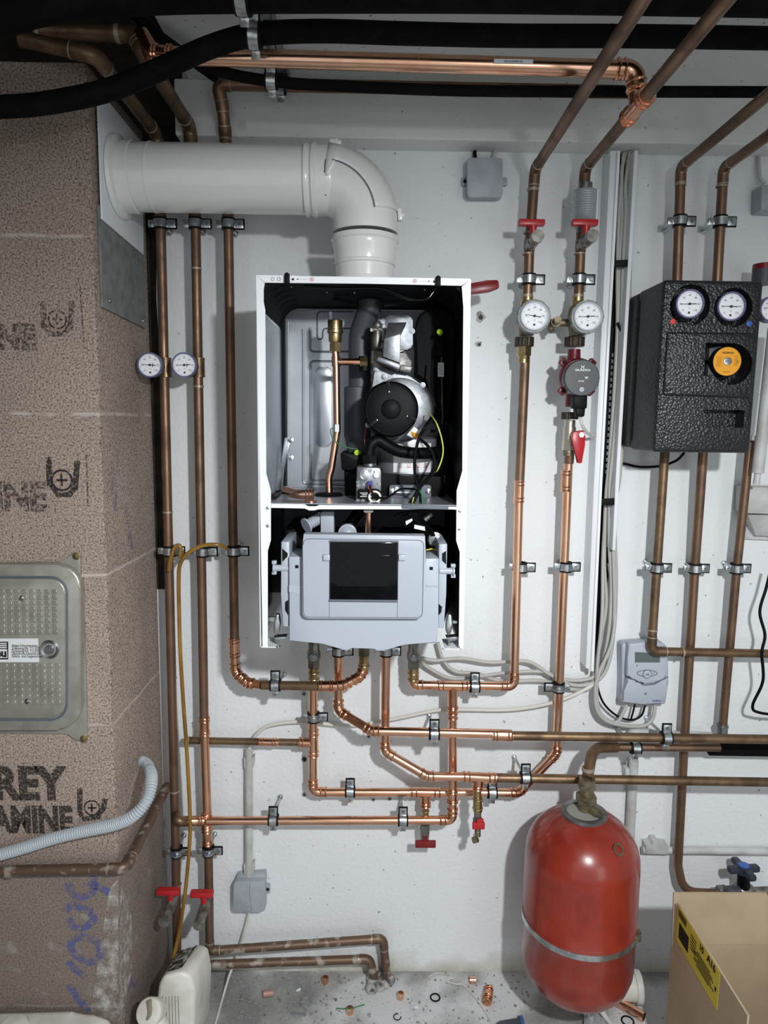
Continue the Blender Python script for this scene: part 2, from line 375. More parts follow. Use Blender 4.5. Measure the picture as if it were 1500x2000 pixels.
def floor_mat():
    m = bpy.data.materials.new('dusty_concrete'); m.use_nodes = True; nt = m.node_tree; b = nt.nodes['Principled BSDF']; N = nt.nodes.new; L = nt.links.new
    pos = N('ShaderNodeNewGeometry').outputs['Position']
    n0 = N('ShaderNodeTexNoise'); n0.inputs['Scale'].default_value = 4.2; n0.inputs['Detail'].default_value = 6; L(pos, n0.inputs['Vector'])
    r0 = N('ShaderNodeValToRGB'); e = r0.color_ramp.elements; e[0].position = .40; e[0].color = C(128, 129, 127); e[1].position = .58; e[1].color = C(204, 206, 207)
    q = e.new(.48); q.color = C(154, 155, 152); L(n0.outputs[0], r0.inputs[0])
    n1 = N('ShaderNodeTexNoise'); n1.inputs['Scale'].default_value = 150; n1.inputs['Detail'].default_value = 5; L(pos, n1.inputs['Vector'])
    r1 = N('ShaderNodeMapRange'); r1.inputs[1].default_value = .58; r1.inputs[2].default_value = .78; r1.inputs[4].default_value = .6; L(n1.outputs[0], r1.inputs[0])
    x = N('ShaderNodeMix'); x.data_type = 'RGBA'; x.inputs[7].default_value = C(196, 196, 193); L(r1.outputs[0], x.inputs[0]); L(r0.outputs[0], x.inputs[6])
    r2 = N('ShaderNodeMapRange'); r2.inputs[1].default_value = .36; r2.inputs[2].default_value = .28; L(n1.outputs[0], r2.inputs[0])
    x2 = N('ShaderNodeMix'); x2.data_type = 'RGBA'; x2.inputs[7].default_value = C(66, 62, 58); L(r2.outputs[0], x2.inputs[0]); L(x.outputs[2], x2.inputs[6])
    L(x2.outputs[2], b.inputs['Base Color']); b.inputs['Roughness'].default_value = .65
    bp = N('ShaderNodeBump'); bp.inputs['Strength'].default_value = .4; bp.inputs['Distance'].default_value = .003; L(n1.outputs[0], bp.inputs['Height']); L(bp.outputs[0], b.inputs['Normal'])
    return m
M_floor = floor_mat()
M_recess = mat('shade_dark_recess', C(24, 22, 20), .95, var=C(44, 38, 34), vs=12)  # near-black base colour stands in for the bay's shade

# ------------------------------------------------------------------ room shell
ZC, ZB, BD = 2.142, 2.029, .066
def struct(name, mb, m): return obj(name, mb, m, kind='structure', ang=0)
struct('wall_back', MB().box((-1.5, 0, -.05), (1.7, .12, 2.5)), M_wall)
struct('floor', MB().box((-1.5, -2.9, -.1), (1.7, 0, 0)), M_floor)
struct('ceiling', MB().box((-.405, -2.9, ZC), (1.7, 0, ZC+.1)), M_ceil)
struct('trim_1', MB().box((-.437, -BD, ZB), (1.7, 0, ZC), .003), M_ceil)               # the boxed beam over the wall
struct('trim_2', MB().prism([V(-1.5, -.004, 2.5), V(-.437, -.004, 2.5), V(-.437, -.004, 2.02), V(-.505, -.004, 2.02), V(-.500, -.004, 1.86), V(-.508, -.004, 1.70), V(-.500, -.004, 1.52), V(-.507, -.004, 1.3), V(-.503, -.004, 1.16), V(-.507, -.004, 1.02), V(-1.5, -.004, 1.02)], V(0, .006, 0)), M_wool_shade)  # wool strip in the slit; upper sheet painted dark for the bay's shade
struct('trim_3', MB().box((-1.5, -2.9, 2.46), (-.405, 0, 2.5)).box((-.41, -2.9, ZC+.1), (-.405, 0, 2.46)), M_recess)   # open bay over the flue stack, its shade painted dark
struct('wall_left', MB().box((-1.5, -2.9, 0), (-1.46, 0, 2.5)), M_chim)
struct('wall_right', MB().box((1.6, -2.9, 0), (1.64, 0, 2.5)), M_wall)
# ------------------------------------------------------------------ builders for plumbing
def seg_clip(pts, i, Rb):
    """straight piece i of a polyline, shortened by the elbow at each bent end"""
    a, b = pts[i].copy(), pts[i+1].copy(); d = (b-a).normalized(); L = (b-a).length
    def t(j):
        if j <= 0 or j >= len(pts)-1: return 0
        u = (pts[j-1]-pts[j]).angle(pts[j+1]-pts[j])
        return 0 if pi-u < .03 else min(Rb/tan(u/2), L*.48)
    return a+d*t(i), b-d*t(i+1)
def bead(mb, c, ax, r): mb.torus(c, ax, r*1.14, r*.17, 20, 6)
def elbow(T, a, b, c, r, style, Rb, m):
    u, w = a-b, c-b; lu, lw = u.length, w.length; u.normalize(); w.normalize(); ang = u.angle(w)
    if pi-ang < .03: return
    t = min(Rb/tan(ang/2), lu*.48, lw*.48)
    ex = .012 if style == 'press' else .009
    path = fillet([b+u*(t+ex), b, b+w*(t+ex)], Rb, 9)
    mb = MB().tube(path, r*(1.13 if style == 'press' else 1.1), 16)
    if style == 'press':
        for k in (u, w):
            bead(mb, b+k*(t+ex-.003), k, r); bead(mb, b+k*(t-.002), k, r*.98)
        obj('elbow', mb, m, T)
    else:
        e = obj('elbow', mb, m, T)
        for k in (u, w): obj('solder_seam', MB().ring(b+k*(t+ex), k, r*.9, r*1.13, .0024, 16), M_sold, e)
def pipe(T, pts, r, m, style='press', Rb=.024, fm=None):
    fm = fm or (M_cuf if style == 'press' else m)
    if style is None:
        obj('tube', MB().tube(fillet(pts, Rb, 9), r, 16), m, T); return
    for i in range(len(pts)-1):
        a, b = seg_clip(pts, i, Rb)
        obj('tube', MB().cyl(a, b, r, seg=18), m, T)
    for i in range(1, len(pts)-1): elbow(T, pts[i-1], pts[i], pts[i+1], r, style, Rb, fm)
def coupling(T, a, b, r, m=None, name='coupling', mid=True):
    ax = b-a
    mb = MB().cyl(a, b, r*1.12, seg=18)
    for k in ((.06, .22, .78, .94) if mid else (.08, .92)): bead(mb, a+ax*k, ax, r)
    return obj(name, mb, m or M_cuf, T)
def tee(T, a, b, br, r, m=None, rb=None):
    ax = b-a; c = (a+b)/2; rb = rb or r
    mb = MB().cyl(a, b, r*1.13, seg=18).cyl(c, br, rb*1.13, seg=18)
    for k in (.05, .2, .8, .95): bead(mb, a+ax*k, ax, r)
    w = br-c; bead(mb, br-w*.08, w, rb); bead(mb, br-w*.3, w, rb)
    return obj('tee', mb, m or M_cuf, T)
def seam(T, c, ax, r, h=.004): obj('solder_seam', MB().ring(c, ax, r*.9, r*1.09, h, 18), M_sold, T)

def clamp(c, ax, r, label, group='pipe clamps', side=1, to=None, stud=True, nrm=None, name='pipe_clamp', letter=None, h=.011, both=False):
    """rubber lined two-screw clamp around a pipe at c, with a stud back to the wall"""
    n = (nrm or OUT).normalized(); ax = ax.normalized(); n = (n-ax*n.dot(ax)).normalized(); s = ax.cross(n)*side
    T = thing(name, c, label, 'pipe clamp', group)
    obj('rubber_lining', MB().ring(c, ax, r*.96, r+.0040, h*2.2, 22), M_rub, T)
    b = MB().ring(c, ax, r+.0028, r+.0048, h*1.5, 26)
    b.ring(c, ax, r+.0046, r+.0055, h*.5, 26)
    obj('band', b, M_zinc, T)
    W_ = r+.0045
    # screw lug (right) and hinge lug (left)
    l1 = MB()
    for k in (-1, 1): l1.obox(c+s*(W_+.008)+n*(k*.0027), s, n, ax, (.0095, .0012, h*.8), .001)
    obj('lug', l1, M_zinc, T)
    lr = MB().obox(c+s*(W_+.0085), s, n, ax, (.0116, .0018, h*1.03), .0008); obj('rubber_lug', lr, M_rub, T)
    l2 = MB()
    for k in (-1, 1): l2.obox(c-s*(W_+.0055)+n*(k*.0027), s, n, ax, (.0065, .0012, h*.66), .001)
    obj('lug', l2, M_zinc, T)
    sc = MB().cyl(c+s*(W_+.010)+n*.003, c+s*(W_+.010)+n*.0075, .0042, .0036, 10).obox(c+s*(W_+.010)+n*.0076, s, n, ax, (.0034, .0004, .0006))
    obj('screw', sc, M_steel, T)
    sc = MB().cyl(c-s*(W_+.0055)+n*.003, c-s*(W_+.0055)+n*.006, .0032, .0028, 10)
    obj('screw', sc, M_steel, T)
    if both:
        obj('rubber_lug', MB().obox(c-s*(W_+.0085), s, n, ax, (.0105, .0018, h*.98), .0008), M_rub, T)
    if stud:
        e = to if to is not None else V(c.x, 0, c.z)
        d = (e-c).normalized(); a = c+d*(r+.004)
        obj('stud', MB().cyl(a, e-d*.001, .0038, seg=10).cyl(a, a+d*.010, .0068, seg=6), M_zinc, T)
        if abs(e.y) < 1e-6: obj('wall_plug', MB().cyl(e, e-d*.006, .007, .006, 12), M_zinc, T)
    if letter:
        obj('hand_lettering', MB().text(letter, c+n*(r+.0062), RIGHT, UP, .013, bold=.0004), M_inkb, T)
    return T

def dial(T, c, n, up, R, bez, style, angle, face=M_dial, name='dial'):
    """gauge head facing n: housing, rim, face, scale, needle"""
    n = n.normalized(); right = up.cross(n).normalized(); up = n.cross(right)
    if style == 'scallop':
        k = 80; pts = []
        for i in range(k):
            a = 2*pi*i/k; rr = R*(1+.035*cos(12*a)); pts.append(c+right*(cos(a)*rr)+up*(sin(a)*rr)+n*.004)
        obj('rim', MB().prism(pts, n*-.022, .002), bez, T)
        rf = R*.79; obj('rim_ring', MB().ring(c+n*.0055, n, R*.78, R*.86, .006, 32), M_gpl, T)
        z = .0055
    else:
        obj('housing', MB().lathe([(R*.9, -.022), (R*.97, -.018), (R*.97, 0)], c, n, 32), M_dgr if style == 'plain' else bez, T)
        rf = R*.9; obj('rim', MB().ring(c, n, R*.89, R, .011, 36), bez, T); z = .0015
    f = obj('dial_face', MB().disc(c+n*z, n, rf, 36), face, T)
    mk = MB(); q = z+.0004
    for i in range(41):
        a = radians(225-270*i/40); L = .10 if i % 5 == 0 else .05
        d = right*cos(a)+up*sin(a); tv = right*-sin(a)+up*cos(a); w = rf*(.012 if i % 5 == 0 else .007)
        p0, p1 = c+d*(rf*(.92-L))+n*q, c+d*(rf*.92)+n*q
        mk.quad(p0-tv*w, p0+tv*w, p1+tv*w, p1-tv*w)
    for i, tx in enumerate(('0', '20', '40', '60', '80', '100', '120')):
        a = radians(225-270*i/6); mk.text(tx, c+right*(cos(a)*rf*.66)+up*(sin(a)*rf*.66)+n*q, right, up, rf*.2)
    mk.text('°C', c-up*(rf*.34)+n*q, right, up, rf*.16)
    mk.disc(c-up*(rf*.66)+n*q, n, rf*.09, 12)
    obj('scale', mk, M_ink, f)
    a = radians(angle); d = right*cos(a)+up*sin(a); tv = right*-sin(a)+up*cos(a); q += .0012
    nd = MB().quad(c-d*rf*.5-tv*rf*.035+n*q, c-d*rf*.5+tv*rf*.035+n*q, c+d*rf*.74+tv*rf*.012+n*q, c+d*rf*.74-tv*rf*.012+n*q)
    nd.cyl(c+n*(q-.001), c+n*(q+.001), rf*.1, seg=14)
    obj('needle', nd, M_ink, f)
    return f

def hexnut(mb, a, b, r): return mb.tube([a, b], r, 6)
def drain_valve(c, L, label, name='drain_valve', cat='valve', bodym=M_nickel, tilt=0, handle_up=.020):
    """angle drain valve standing straight out of a riser, red T handle on top, blanking cap at its end"""
    T = thing(name, c, label, cat, 'red handled drain valves')
    o = OUT
    obj('body', MB().cyl(c+o*.008, c+o*(L*.62), .0085, .0095, 16).cyl(c+o*(L*.36), c+o*(L*.6), .0125, seg=16).cyl(c+o*(L*.47), c+o*(L*.47)+UP*.016, .007, seg=14), bodym, T)
    mb = MB(); hexnut(mb, c+o*(L*.60), c+o*(L*.72), .0125); mb.cyl(c+o*(L*.70), c+o*L, .0125, .0135, 8)
    cap = obj('end_cap', mb, bodym, T)
    k = c+o*(L*.47)+UP*.015
    h = MB().cyl(k, k+UP*handle_up, .0065, .0085, 12).obox(k+UP*(handle_up+.003)-RIGHT*.004, RIGHT, OUT, UP, (.027, .009, .0062), .0018)
    obj('handle', h, M_red, T)
    return T
# ------------------------------------------------------------------ chimney stack
CX, CD = -.523, .315
def Pc(px, py, o=.0008): return P(px, py, CD+o)           # on the chimney front
def Ps(px, py, o=.0008): return PX(px, py, CX+o)          # on the chimney side
chim = thing('chimney_stack', V(-.9, -.16, 0), 'brown pumice block chimney stack with stencilled black lettering and blue spray marks', 'chimney')
obj('block_shaft', MB().box((-1.30, -CD, 0), (CX, -.006, 2.055), .006), M_chim, chim)
FNX = OUT
def stencil(txt, px, py, hpx, m=M_stencil, sx=1.0, bold=.004, al='LEFT'):
    c = Pc(px, py); h = (Pc(px, py-hpx/2)-Pc(px, py+hpx/2)).length
    obj('stencil_lettering', MB().text(txt, c, RIGHT, UP, h*1.38, al, bold, sx), m, chim, ang=0)
stencil('REY', -14, 1533, 62, sx=.88, bold=.005)
stencil('AMINE', -14, 1603, 50, sx=.70, bold=.004)
stencil('INE', -10, 972, 54, M_stencilw, sx=.86)
stencil('INE', -20, 660, 46, M_stencilw, sx=.92)
def ulogo(pxs, cir, r):
    """U shaped trough with a ringed cross in it"""
    mb = MB()
    for st in pxs: mb.ribbon([Pc(*q) for q in st], .011, OUT)
    c = Pc(*cir); mb.ring(c, OUT, r*.82, r, .0004, 28)
    mb.obox(c, RIGHT, OUT, UP, (r*.5, .0002, r*.1)).obox(c-RIGHT*(r*.05), RIGHT, OUT, UP, (r*.1, .0002, r*.55))
    return mb
obj('stencil_emblem', ulogo([[(95, 893), (97, 950)], [(151, 900), (147, 955)], [(99, 945), (113, 966), (136, 966), (148, 950)]], (121, 938), .021), M_stencil, chim, ang=0)
obj('stencil_emblem', ulogo([[(84, 588), (86, 640)], [(140, 588), (138, 640)], [(88, 636), (100, 652), (124, 652), (138, 636)]], (112, 624), .018), M_stencilw, chim, ang=0)
obj('stencil_emblem', ulogo([[(156, 1540), (156, 1588)], [(156, 1588), (164, 1600), (196, 1594)], [(205, 1560), (202, 1580), (190, 1592)]], (180, 1578), .017), M_stencil, chim, ang=0)
mk = MB().ribbon([Pc(155, 545), Pc(160, 610), Pc(164, 680)], .003, OUT).ribbon([Pc(168, 875), Pc(170, 930), Pc(172, 990)], .003, OUT)
obj('pencil_mark', mk, M_stencilw, chim, ang=0)
def C5(u, v): return (u/3, 1550+v/3)
for st in ([(400, 525), (415, 575), (450, 605), (500, 600), (545, 570), (550, 480)], [(520, 520), (580, 550), (640, 580)],
           [(385, 690), (420, 655), (470, 670), (545, 695)], [(400, 730), (430, 780), (490, 785), (550, 740), (530, 700)],
           [(560, 860), (590, 920), (560, 980), (500, 985), (430, 930), (420, 870), (480, 840), (560, 860)], [(400, 985), (440, 1030), (500, 1075)],
           [(405, 1120), (450, 1190), (520, 1280)]):
    obj('spray_mark', MB().ribbon(spline([Pc(*C5(*q)) for q in st], 5), .016, OUT), M_bluep, chim, ang=0)
for pts, w in (([(215, 905), (222, 950), (226, 1000)], .035), ([(248, 980), (252, 1040), (258, 1100)], .03), ([(272, 1725), (266, 1760)], .03), ([(262, 1900), (256, 1960), (250, 2030)], .06)):
    obj('spray_mark', MB().ribbon([Ps(*q) for q in pts], w, RIGHT), M_bluef, chim, ang=0)
sm = MB().quad(*[Pc(*C5(*q), .0006) for q in ((640, 560), (690, 500), (700, 1340), (520, 1340))])
sm.quad(*[Ps(*C5(*q), .0006) for q in ((703, 500), (770, 720), (775, 1050), (700, 1340))])
obj('plaster_smear', sm, M_whitep, chim, ang=0)

# flue plate and fibre-cement sheet on the chimney side
pl = MB().prism([PX(x, y, CX+.010) for x, y in ((191, 172), (200, 428), (281, 498), (279, 280))], V(-.0035, 0, 0), .001)
plate = obj('flue_wall_plate', pl, M_plw, label='white square cover plate around the flue on the chimney side', cat='cover plate')
sh = MB().prism([PX(x, y, CX+.0055) for x, y in ((194, 400), (201, 600), (285, 642), (281, 440))], V(-.005, 0, 0), .0012)
sheet = obj('cement_sheet', sh, M_fibre, label='grey fibre cement sheet hanging below the white flue plate', cat='sheet')
scr = MB()
for q in ((214, 588), (279, 627)): c = PX(*q, CX+.006); scr.cyl(c, c+RIGHT*.002, .004, .003, 10)
obj('screw', scr, M_steel, sheet)

# ------------------------------------------------------------------ access door on the chimney front
def C1(u, v): return (u/3, 1050+v/3)
def rr(x0, y0, x1, y1, r, n=6):
    o = []
    for cx, cy_, a0 in ((x1-r, y0+r, -90), (x1-r, y1-r, 0), (x0+r, y1-r, 90), (x0+r, y0+r, 180)):
        for k in range(n+1):
            a = radians(a0+90*k/n); o.append((cx+r*cos(a), cy_+r*sin(a)))
    return o
M_door = mat('stainless_door', C(176, 174, 164), .42, .55, C(160, 158, 148), 30)
door = thing('access_door', P(-20, 1430, CD), 'stainless steel chimney cleaning door with embossed panel, screwed to chimney', 'access door')
fr = MB().slab([(-160, 1100), (118, 1100), (140, 1081), (157, 1081), (157, 1125), (163, 1180), (170, 1395), (170, 1447), (147, 1447), (132, 1432), (-160, 1432)], CD+.006, CD+.0005, .0015)
obj('mounting_frame', fr, M_door, door)
obj('frame_rim', MB().slab(rr(-160, 1103, 158, 1426, 46), CD+.022, CD+.004, .008, 3), M_door, door)
pan = obj('door_panel', MB().slab(rr(-160, 1130, 128, 1402, 30), CD+.027, CD+.018, .004, 3), M_door, door)
obj('panel_groove', MB().tube([P(x, y, CD+.0225) for x, y in rr(-160, 1127, 131, 1406, 32)]+[P(131-32, 1127, CD+.0225)], .0022, 8), M_gpd, door)
sq = MB()
for rows, u0, du in ((range(305, 560, 34), 0, 1), (range(740, 990, 36), 0, 1)):
    for i, v in enumerate(rows):
        for j in range(8):
            u = 332-j*44+(10 if v > 600 else 0)+(v-305)*.02
            a, b = C1(u-15-15, v), C1(u, v+27)
            sq.slab([(a[0], a[1]), (b[0], a[1]), (b[0], b[1]), (a[0], b[1])], CD+.0285, CD+.0268, .0009, 1)
obj('embossed_squares', sq, M_door, pan)
riv = MB()
for q in ((128, 355), (160, 960)): c = P(*C1(*q), CD+.027); riv.sphere(c, .0055, (1, .6, 1), 12)
obj('rivet', riv, M_steel, pan)
lk = P(*C1(290, 656), CD+.027)
obj('lock', MB().lathe([(.019, 0), (.017, .002), (.010, -.001), (.0085, .003), (.0075, .005)], lk, OUT, 24), M_steel, pan)
obj('key_slot', MB().ring(lk+OUT*.0055, OUT, .0025, .0042, .001, 12), M_gpd, pan)
lb = obj('maker_label', MB().slab([C1(-130, 592), C1(222, 592), C1(228, 730), C1(-130, 730)], CD+.0282, CD+.0268), M_inkw, pan, label='white printed approval label on the door')
tx = MB()
for i, t in enumerate(('Abgas-Schachtsystem', 'Zulassung-Nr. 7.1-1073', 'Zulassung-Nr. 7.2-3223', 'Überdruck-Unterdruck', 'Gleich- und Gegenstrom')):
    tx.text(t, P(*C1(68, 633+i*15.5), CD+.0286), RIGHT, UP, .0072, 'LEFT', .0001, .82)
q = [C1(-30, 610), C1(48, 610), C1(48, 714), C1(-30, 714)]
obj('label_print', tx, M_ink, pan)
lg = MB().slab(q, CD+.0284, CD+.0280)
obj('logo_block', lg, M_ink, pan)
lw = MB()
for v in (617, 629, 641): lw.slab([C1(-30, v), C1(39, v), C1(39, v+7), C1(-30, v+7)], CD+.0287, CD+.0285)
lw.slab([C1(-30, 654), C1(41, 654), C1(43, 705), C1(-30, 705)], CD+.0287, CD+.0285)
lk_ = MB()
lk_.text('eu', P(*C1(6, 678), CD+.0289), RIGHT, UP, .022, bold=.0010)
obj('logo_script', lk_, M_ink, pan)
obj('logo_letters', lw, M_inkw, pan)
scw = MB()
for q in ((448, 108), (493, 1178)):
    c = P(*C1(*q), CD+.006); scw.lathe([(.0075, 0), (.0075, .0015), (.005, .002), (.0045, .004), (.002, .0045)], c, OUT, 16)
obj('screw', scw, M_brass, door)

# ------------------------------------------------------------------ corrugated conduit and old pipe crossing the chimney
hose_px = [(268, 1484), (284, 1494), (296, 1520), (288, 1560), (262, 1592), (225, 1610), (170, 1622), (110, 1636), (50, 1655), (-20, 1675)]
e0 = Ps(266, 1484, -.01); hp = [e0, e0+V(.03, -.02, .0)]+[P(x, y, d) for (x, y), d in zip(hose_px[2:], (.30, .345, .36, .35, .34, .34, .335, .335))]
hp = spline(hp, 90)
L = [0]
for i in range(1, len(hp)): L.append(L[-1]+(hp[i]-hp[i-1]).length)
obj('corrugated_conduit', MB().tube(hp, [.0112+.0011*sin(2*pi*l/.0052*1.0) for l in L], 14), mat('grey_corrugated', C(172, 180, 186), .5), label='grey corrugated conduit curving out of the chimney side and across its front', cat='conduit', ang=0)
T = thing('old_copper_pipe', P(130, 1700, .35), 'dirty brown copper pipe running along chimney front and round its corner to the wall', 'pipe')
o1 = [P(-40, 1702, .332), P(232, 1698, .338)]
o1.append(PX(262, 1640, o1[1].x+.012)); far = PX(334, 1535, -.505); o1.append(far)
z1 = o1[1].z
o1 = [P(-40, 1702, .334), P(246, 1696, .338), V(-.503, -.04, P(334, 1535, .04).z)]
pipe(T, o1, .0105, M_dirty, 'solder', .026)
seam(T, P(20, 1702, .334), RIGHT, .0112, .012)

# ------------------------------------------------------------------ left risers
RL = .0105
def riser_top(name): pass
a = P(306, 262, .07); b = PZ(196, 108, a.z); 
L1 = thing('heating_riser', P(343, 1700, .07), 'leftmost dull copper riser beside the chimney, with thermometer and red drain valve', 'pipe')
top1 = [V(-.70, b.y+.0, b.z+.004), V(a.x+.004, b.y, b.z), V(a.x, a.y, a.z), P(314, 440, .07)]
pipe(L1, [P(40, 76, -b.y), V(a.x, b.y, b.z), a, P(314, 440, .07)], .0125, M_oldg, 'solder', .032)
pipe(L1, [P(314, 440, .07), P(343, 1640, .07), P(346, 1864, .07)], RL, M_old, 'solder', .024)
pipe(L1, [P(346, 1862, .07), P(346, 1886, .07), P(722, 1873, .045), P(737, 1945, .045)], RL, M_dirty, 'solder', .024)
for q in (1000, 1545, 1728): seam(L1, P(314+(q-440)*.0245, q, .07), UP, RL)
a2 = P(371, 248, .07); b2 = PZ(296, 112, a2.z)
L2 = thing('heating_riser', P(404, 1700, .07), 'second riser from the chimney, dull copper with a bright copper middle piece', 'pipe')
tl = P(262, 67, .335)
pipe(L2, [P(70, 60, .335), tl, V(a2.x, b2.y, b2.z), a2, P(382, 440, .07)], .0135, M_oldg, 'solder', .034)
seam(L2, P(232, 66, .335), RIGHT, .014, .006); seam(L2, P(78, 62, .335), RIGHT, .014, .006)
j1, j2, j3 = P(399, 1415, .07), P(403, 1598, .07), P(407, 1652, .07)
pipe(L2, [P(382, 440, .07), j1], RL, M_old, 'solder')
pipe(L2, [j1, j3], RL, M_cu)
coupling(L2, P(399, 1400, .07), P(399.7, 1436, .07), RL)
coupling(L2, P(404, 1616, .07), P(406, 1650, .07), RL)
pipe(L2, [j3, P(409.5, 1836, .07)], RL, M_old, 'solder', .022)
pipe(L2, [P(409.5, 1834, .07), P(410, 1857, .07), P(748, 1833, .035), P(758, 1925, .035)], RL, M_dirty, 'solder', .022)
for q in (525, 755, 1735): seam(L2, P(382+(q-440)*.0195, q, .07), UP, RL)
spat = MB()
L3 = thing('gas_riser', P(458, 1250, .08), 'third riser from the chimney, dull copper turning right below into the boiler', 'pipe')
z3 = P(430, 168, .12)
pipe(L3, [P(1232, 180, .115), P(425, 164, .12), P(434, 205, .10), P(440, 260, .08), P(446, 440, .08)], .0125, M_old, 'solder', .022)
A_ = [P(458, 1250, .08), P(460, 1308, .08), P(492, 1335, .105), P(560, 1337, .12), P(672, 1337, .14)]
pipe(L3, [P(446, 440, .08), A_[0]], RL, M_old, 'solder')
coupling(L3, P(457.6, 1246, .08), P(458.5, 1284, .08), RL)
pipe(L3, [P(458.5, 1284, .08), P(460, 1314, .08), P(484, 1334, .10), P(512, 1338, .118)], RL, M_cu, 'press', .020)
pipe(L3, [P(512, 1338, .118), P(622, 1340, .14)], RL, M_oldg, 'solder')
coupling(L3, P(622, 1340, .14), P(652, 1340, .14), RL)
pipe(L3, [P(650, 1340, .14), P(672, 1338, .14), P(703, 1322, .14), P(711, 1306, .14)], RL, M_cu, 'press', .018)
# thermometers on the risers
def pipe_gauge(px, py, c, label, ang):
    T = thing('pipe_thermometer', c, label, 'thermometer', 'dial thermometers on the left risers')
    fc = P(px, py, .125)
    obj('stem', MB().cyl(c, fc, .007, seg=14), M_steel, T)
    obj('pocket', MB().cyl(c-UP*.018, c+UP*.018, RL*1.25, seg=18).ring(c+UP*.019, UP, RL, RL*1.3, .004).ring(c-UP*.019, UP, RL, RL*1.3, .004), M_oldg, T)
    dial(T, fc, OUT+RIGHT*(-fc.x*.1), UP, .0265, M_bezp, 'plain', ang)
pipe_gauge(293.5, 713, P(323, 718, .07), 'white dial thermometer on the leftmost riser, overlapping the chimney edge', 178)
pipe_gauge(360.5, 713, P(388, 718, .07), 'white dial thermometer on the second riser from the chimney', 183)
drain_valve(P(345, 1742, .07), .105, 'red handled drain valve at the foot of the leftmost riser')
drain_valve(P(408, 1748, .07), .105, 'red handled drain valve above the white plastic canister, second riser', handle_up=.022)
for n, (px, py, d, r) in enumerate(((314, 437, .07, RL), (382, 437, .07, RL), (446, 438, .08, RL), (332, 1076, .07, RL), (396, 1077, .07, RL), (457, 1076, .08, RL), (345, 1663, .07, RL), (407, 1661, .07, RL))):
    lab = ['zinc clamp under the white flue on the leftmost riser', 'zinc clamp under the white flue on the second riser', 'zinc clamp under the white flue on the third riser',
           'zinc clamp on the leftmost riser, crossed by an amber tube', 'zinc clamp on the second riser below the amber tube arch', 'zinc clamp on the third riser where the amber tube ends',
           'zinc clamp with a blue R written on it', 'zinc clamp with a blue Y written on it'][n]
    clamp(P(px, py, d), UP, r, lab, 'clamps on the left risers', letter={6: 'R', 7: 'Y'}.get(n))
# amber tube
am = [P(443, 1072, .10), P(425, 1064, .115), P(395, 1066, .118), P(368, 1080, .115), P(352, 1102, .10), P(349, 1135, .098), P(350, 1200, .096), P(352, 1270, .096), P(358, 1370, .096), P(365, 1470, .097), P(371, 1590, .098), P(370, 1650, .10), P(362, 1740, .105), P(348, 1830, .11), P(330, 1900, .13)]
am2 = [P(330, 1115, .095), P(333, 1092, .10), P(342, 1068, .10), P(352, 1068, .10), P(352, 1090, .098)]
mbt = MB().tube(spline(am, 8), .0046, 10).tube(spline(am2, 8), .0046, 10)
obj('amber_tube', mbt, M_ytube, label='thin amber plastic tube looping over the riser clamps and hanging to the floor', cat='tube')

# ------------------------------------------------------------------ white flue
FD = .20; FR = .0635
fl = thing('flue_pipe', P(430, 352, FD), 'white enamelled flue pipe running from the chimney plate, bending down to the boiler', 'flue')
fa = V(CX+.012, -FD, P(700, 353, FD).z-.0); ax_x = P(713, 480, FD).x
zf = P(640, 353, FD).z
bz = P(713, 445, FD).z; Rf = .080
bxs = ax_x-Rf
obj('horizontal_pipe', MB().cyl(V(CX+.012, -FD, zf), V(bxs, -FD, zf), FR, seg=48), M_flue, fl)
obj('wall_flange', MB().lathe([(FR+.014, 0), (FR+.013, .008), (FR+.003, .012), (FR+.003, .034), (FR+.0005, .036)], V(CX+.011, -FD, zf), RIGHT, 48, caps=False), M_flue, fl)
kc = MB()
for px, w, g in ((280, .004, .0012),): kc.ring(V(P(px, 353, FD+FR).x, -FD, zf), RIGHT, FR-.002, FR+g, w, 48)
obj('pipe_seam', kc, M_flue, fl)
sx0, sx1 = P(590, 353, FD+FR).x, P(648, 353, FD+FR).x
obj('socket', MB().lathe([(FR, 0), (FR+.005, .001), (FR+.0055, .006), (FR+.0025, .012), (FR+.0065, .016), (FR+.0065, .022), (FR+.003, .025), (FR+.003, sx1-sx0-.004), (FR+.0018, sx1-sx0), (FR, sx1-sx0+.002)], V(sx0, -FD, zf), RIGHT, 48, caps=False), M_flue, fl)
cen = V(bxs, -FD, zf-Rf)
arc = [cen+V(sin(a)*Rf, 0, cos(a)*Rf) for a in [pi/2*k/16 for k in range(17)]]
obj('bend', MB().tube([V(sx1-.01, -FD, zf)]+arc+[V(ax_x, -FD, zf-Rf-.02)], FR+.0015, 48), M_flue, fl)
# inspection cover: a saddle shell over the outside of the bend
cv = MB(); g = []
for i in range(17):
    a = radians(4+78*i/16); d = V(sin(a), 0, cos(a)); row = []
    half = radians(100) if i < 2 else radians(72)
    for k in range(25):
        t = -half+2*half*k/24
        row.append(cv.bm.verts.new(cen+d*Rf+(d*cos(t)+V(0, -1, 0)*sin(t))*(FR+.0034)))
    g.append(row)
for i in range(16):
    for k in range(24): cv.bm.faces.new((g[i][k], g[i+1][k], g[i+1][k+1], g[i][k+1]))
co = obj('inspection_cover', cv, M_flue, fl)
m = co.modifiers.new('s', 'SOLIDIFY'); m.thickness = .0022; m.offset = 0
sm = MB().tube([cen+d*Rf+(d*cos(t)+V(0, -1, 0)*sin(t))*(FR+.003) for a, t in [(radians(3.0), radians(96-28*min(1, k/3))) if k < 3 else (radians(4+78*(k-3)/14), radians(73)) for k in range(18)] for d in [V(sin(a), 0, cos(a))]], .0013, 6)
obj('cover_seam', sm, M_gpd, fl)
